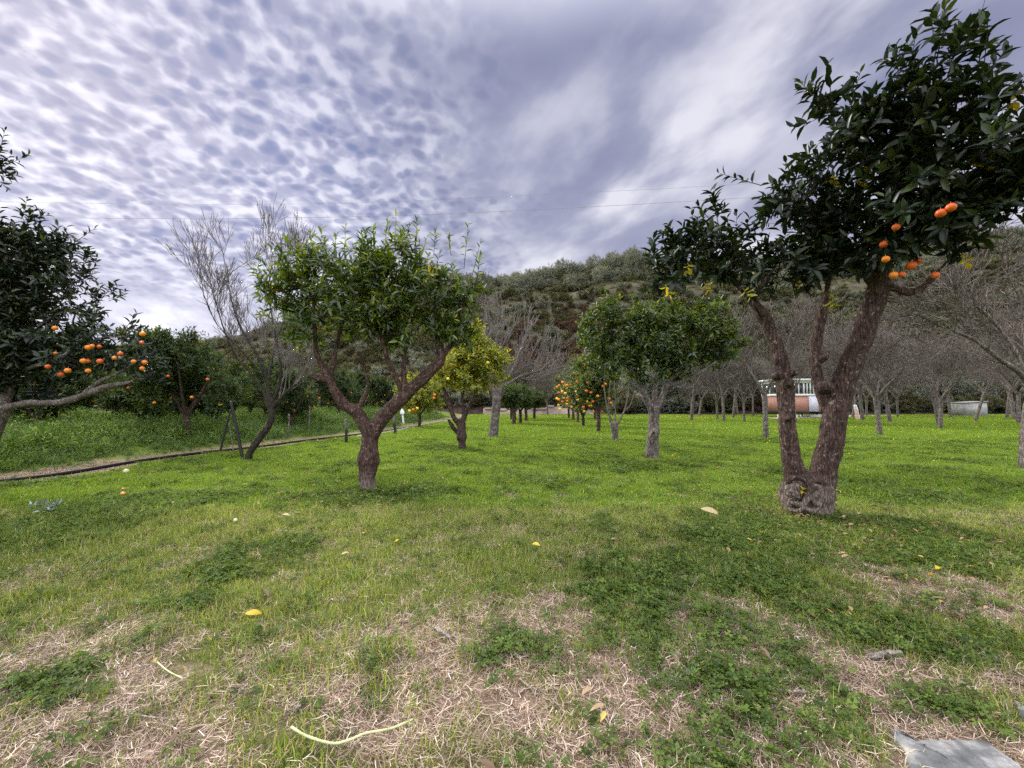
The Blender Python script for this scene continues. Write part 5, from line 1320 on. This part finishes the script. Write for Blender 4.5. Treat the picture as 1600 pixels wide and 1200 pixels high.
ground_leaf(540, 868, .07, .4, 50, 10, M_dl, "small dry leaf on the lawn below the left-centre tree")
ground_leaf(447, 807, .10, .4, -10, 10, M_dl, "pale dry leaf on the lawn left of the swollen trunk")
def stick(lab, pts, r, mat, nm="stick", cat="stick", rough=.12, h=.03):
    g = Geo(); P = []
    for i, (px, py) in enumerate(pts):
        p = G(px, py, h); P.append((p[0], p[1], th(p[0], p[1]) + h, r * (1 - .35 * i / len(pts))))
    limb(g, P, 8, 6, rough=rough)
    o = P[0][:3]; ob = link(nm, g.mesh(nm, [mat], origin=o), None, o); return tag(ob, lab, cat)
M_stem = plain("pale_green_stem", (.52, .58, .30), .55, .12, 12)
M_dead = barkmat("weathered_wood", (.10, .08, .07), (.36, .31, .28), (.60, .55, .50), 1.5, .8, vstretch=1)
stick("long pale green stem curving across the foreground", [(455, 1141), (480, 1152), (520, 1160), (548, 1153), (572, 1143), (610, 1138), (645, 1126)], .0052, M_stem, "cut_stem", "stem", .14, .035)
stick("short whitish bark piece in the middle foreground", [(680, 984), (692, 992), (705, 999)], .011, M_dead, "wood_piece", "wood", .3)
stick("weathered wood piece lying above the stone slab", [(1360, 1024), (1385, 1020), (1408, 1019)], .016, M_dead, "wood_piece", "wood", .3)
stick("thin dry stick on the straw right of the middle foreground", [(1195, 1072), (1222, 1078), (1262, 1079)], .007, M_dead)
stick("thin straw-coloured twig left of the long green stem", [(200, 1121), (225, 1123), (262, 1126)], .003, M_dead)
stick("pale forked straw stalk in the left foreground", [(243, 1036), (262, 1052), (285, 1064)], .0035, M_stem, "stalk", "stalk")
stick("curled white stalk on the straw in the centre foreground", [(812, 1062), (828, 1074), (850, 1079)], .0035, M_dead, "stalk", "stalk")
stick("small pale chip at the left of the long green stem", [(460, 1116), (470, 1108)], .009, M_dead, "wood_piece", "wood", .3)
stick("thin upright dry stalk beside the dark clover in front of the trees", [(1082, 918), (1086, 908), (1092, 898)], .003, M_dead, "stalk", "stalk", h=.06)
# stone slabs bottom right
def stonemat():
    m, nt_, out_ = newmat("mottled_stone")
    tc_ = nd(nt_, 'ShaderNodeTexCoord')
    def nn(sc_, de=6, ro=.65):
        n_ = nd(nt_, 'ShaderNodeTexNoise'); n_.inputs['Scale'].default_value = sc_; n_.inputs['Detail'].default_value = de; n_.inputs['Roughness'].default_value = ro
        nt_.links.new(tc_.outputs['Object'], n_.inputs[0]); return n_.outputs[0]
    r_ = ramp(nt_, nn(7), [(.32, (.05, .055, .055)), (.48, (.13, .135, .14)), (.58, (.27, .27, .265)), (.7, (.56, .55, .52))])
    r2_ = ramp(nt_, nn(3.3, 4), [(.52, (0, 0, 0)), (.62, (.8, .8, .8))])
    mx_ = nd(nt_, 'ShaderNodeMix', data_type='RGBA'); nt_.links.new(r2_.outputs[0], mx_.inputs[0]); nt_.links.new(r_.outputs[0], mx_.inputs[6]); mx_.inputs[7].default_value = (.45, .36, .24, 1)
    b_ = nd(nt_, 'ShaderNodeBsdfPrincipled'); b_.inputs['Roughness'].default_value = .8; nt_.links.new(mx_.outputs[2], b_.inputs[0])
    bp_ = nd(nt_, 'ShaderNodeBump'); bp_.inputs['Strength'].default_value = .7; bp_.inputs['Distance'].default_value = .01
    nt_.links.new(nn(28), bp_.inputs['Height']); nt_.links.new(bp_.outputs[0], b_.inputs['Normal']); nt_.links.new(b_.outputs[0], out_.inputs[0]); return m
M_stone = stonemat()
def slab(pxs, lab, th_=.05, lift=.035):
    ring = np.array([G(a_, b_, lift) for a_, b_ in pxs]); c_ = ring.mean(0); base = np.array([c_[0], c_[1], th(c_[0], c_[1])])
    # densify the outline, fan rings inward
    dens = []
    for i in range(len(ring)):
        a_, b_ = ring[i], ring[(i + 1) % len(ring)]
        for t in np.linspace(0, 1, 6, endpoint=False): dens.append(a_ + (b_ - a_) * t + rng.normal(0, .006, 3) * [1, 1, 0])
    dens = np.array(dens); n_ = len(dens); vs = []; rings = 7
    for j in range(rings):
        f_ = [1.0, 1.0, .97, .8, .55, .3, .1][j]; zo = [-.06, th_ - .012, th_, th_, th_, th_, th_][j]
        for q in dens:
            p = c_ + (q - c_) * f_
            vs.append((p[0] - base[0], p[1] - base[1], zo + .02 * (fbm(p[0] * 5, p[1] * 5, 3) - .5) * (j > 0)))
    f4 = [(j * n_ + i, j * n_ + (i + 1) % n_, (j + 1) * n_ + (i + 1) % n_, (j + 1) * n_ + i) for j in range(rings - 1) for i in range(n_)]
    vs.append((0 + c_[0] - base[0], c_[1] - base[1], th_))
    f3 = [((rings - 1) * n_ + i, (rings - 1) * n_ + (i + 1) % n_, len(vs) - 1) for i in range(n_)]
    g = Geo(); g.add(vs, f3=f3, f4=f4)
    o = link("stone_slab", g.mesh("stone_slab", [M_stone], smooth=True), None, tuple(base)); return tag(o, lab, "stone")
slab(SLAB1, "large flat grey stone slab mottled with white in the bottom right corner", .03, .05)
slab(SLAB2, "narrow pale stone at the right edge above the big slab", .03, .04)
# blue-grey leafy plant by the left lawn edge
for i, (px, py) in enumerate(((62, 795), (92, 792), (78, 803))):
    p = G(px, py); p[2] = th(p[0], p[1])
    g = Geo(); n_ = 5
    shoots(g, g, np.tile(np.zeros(3), (n_, 1)), norm(np.stack([rng.normal(0, .8, n_), rng.normal(0, .8, n_), np.ones(n_)], 1)), np.full(n_, .10), 6, .07, .5, LEAF_LO, .002, .5, .2, 0, up=0)
    o = link("weed_plant", g.mesh("weed_plant", [leafmat("glaucous_leaf%d" % i, [(0, (.12, .19, .17)), (1, (.26, .34, .33))], .2, .06, .4, False, 1.0)]), None, tuple(p))
    tag(o, "small blue-green leafy plant in the dark clover at the left edge", "plant", "blue-green plants at the left edge")

# ------------------------------------------------------------------ render settings
scene.view_settings.view_transform = 'Standard'
scene.view_settings.look = 'None'
scene.view_settings.gamma = 1.0
scene.view_settings.use_curve_mapping = False
scene.view_settings.exposure = 0.55
scene.render.engine = 'CYCLES'
cy = scene.cycles
cy.max_bounces = 6; cy.diffuse_bounces = 3; cy.glossy_bounces = 2; cy.transmission_bounces = 4; cy.transparent_max_bounces = 4
cy.caustics_reflective = False; cy.caustics_refractive = False
cy.sample_clamp_indirect = 3.0
cy.use_adaptive_sampling = True; cy.adaptive_threshold = 0.02
cy.use_denoising = False
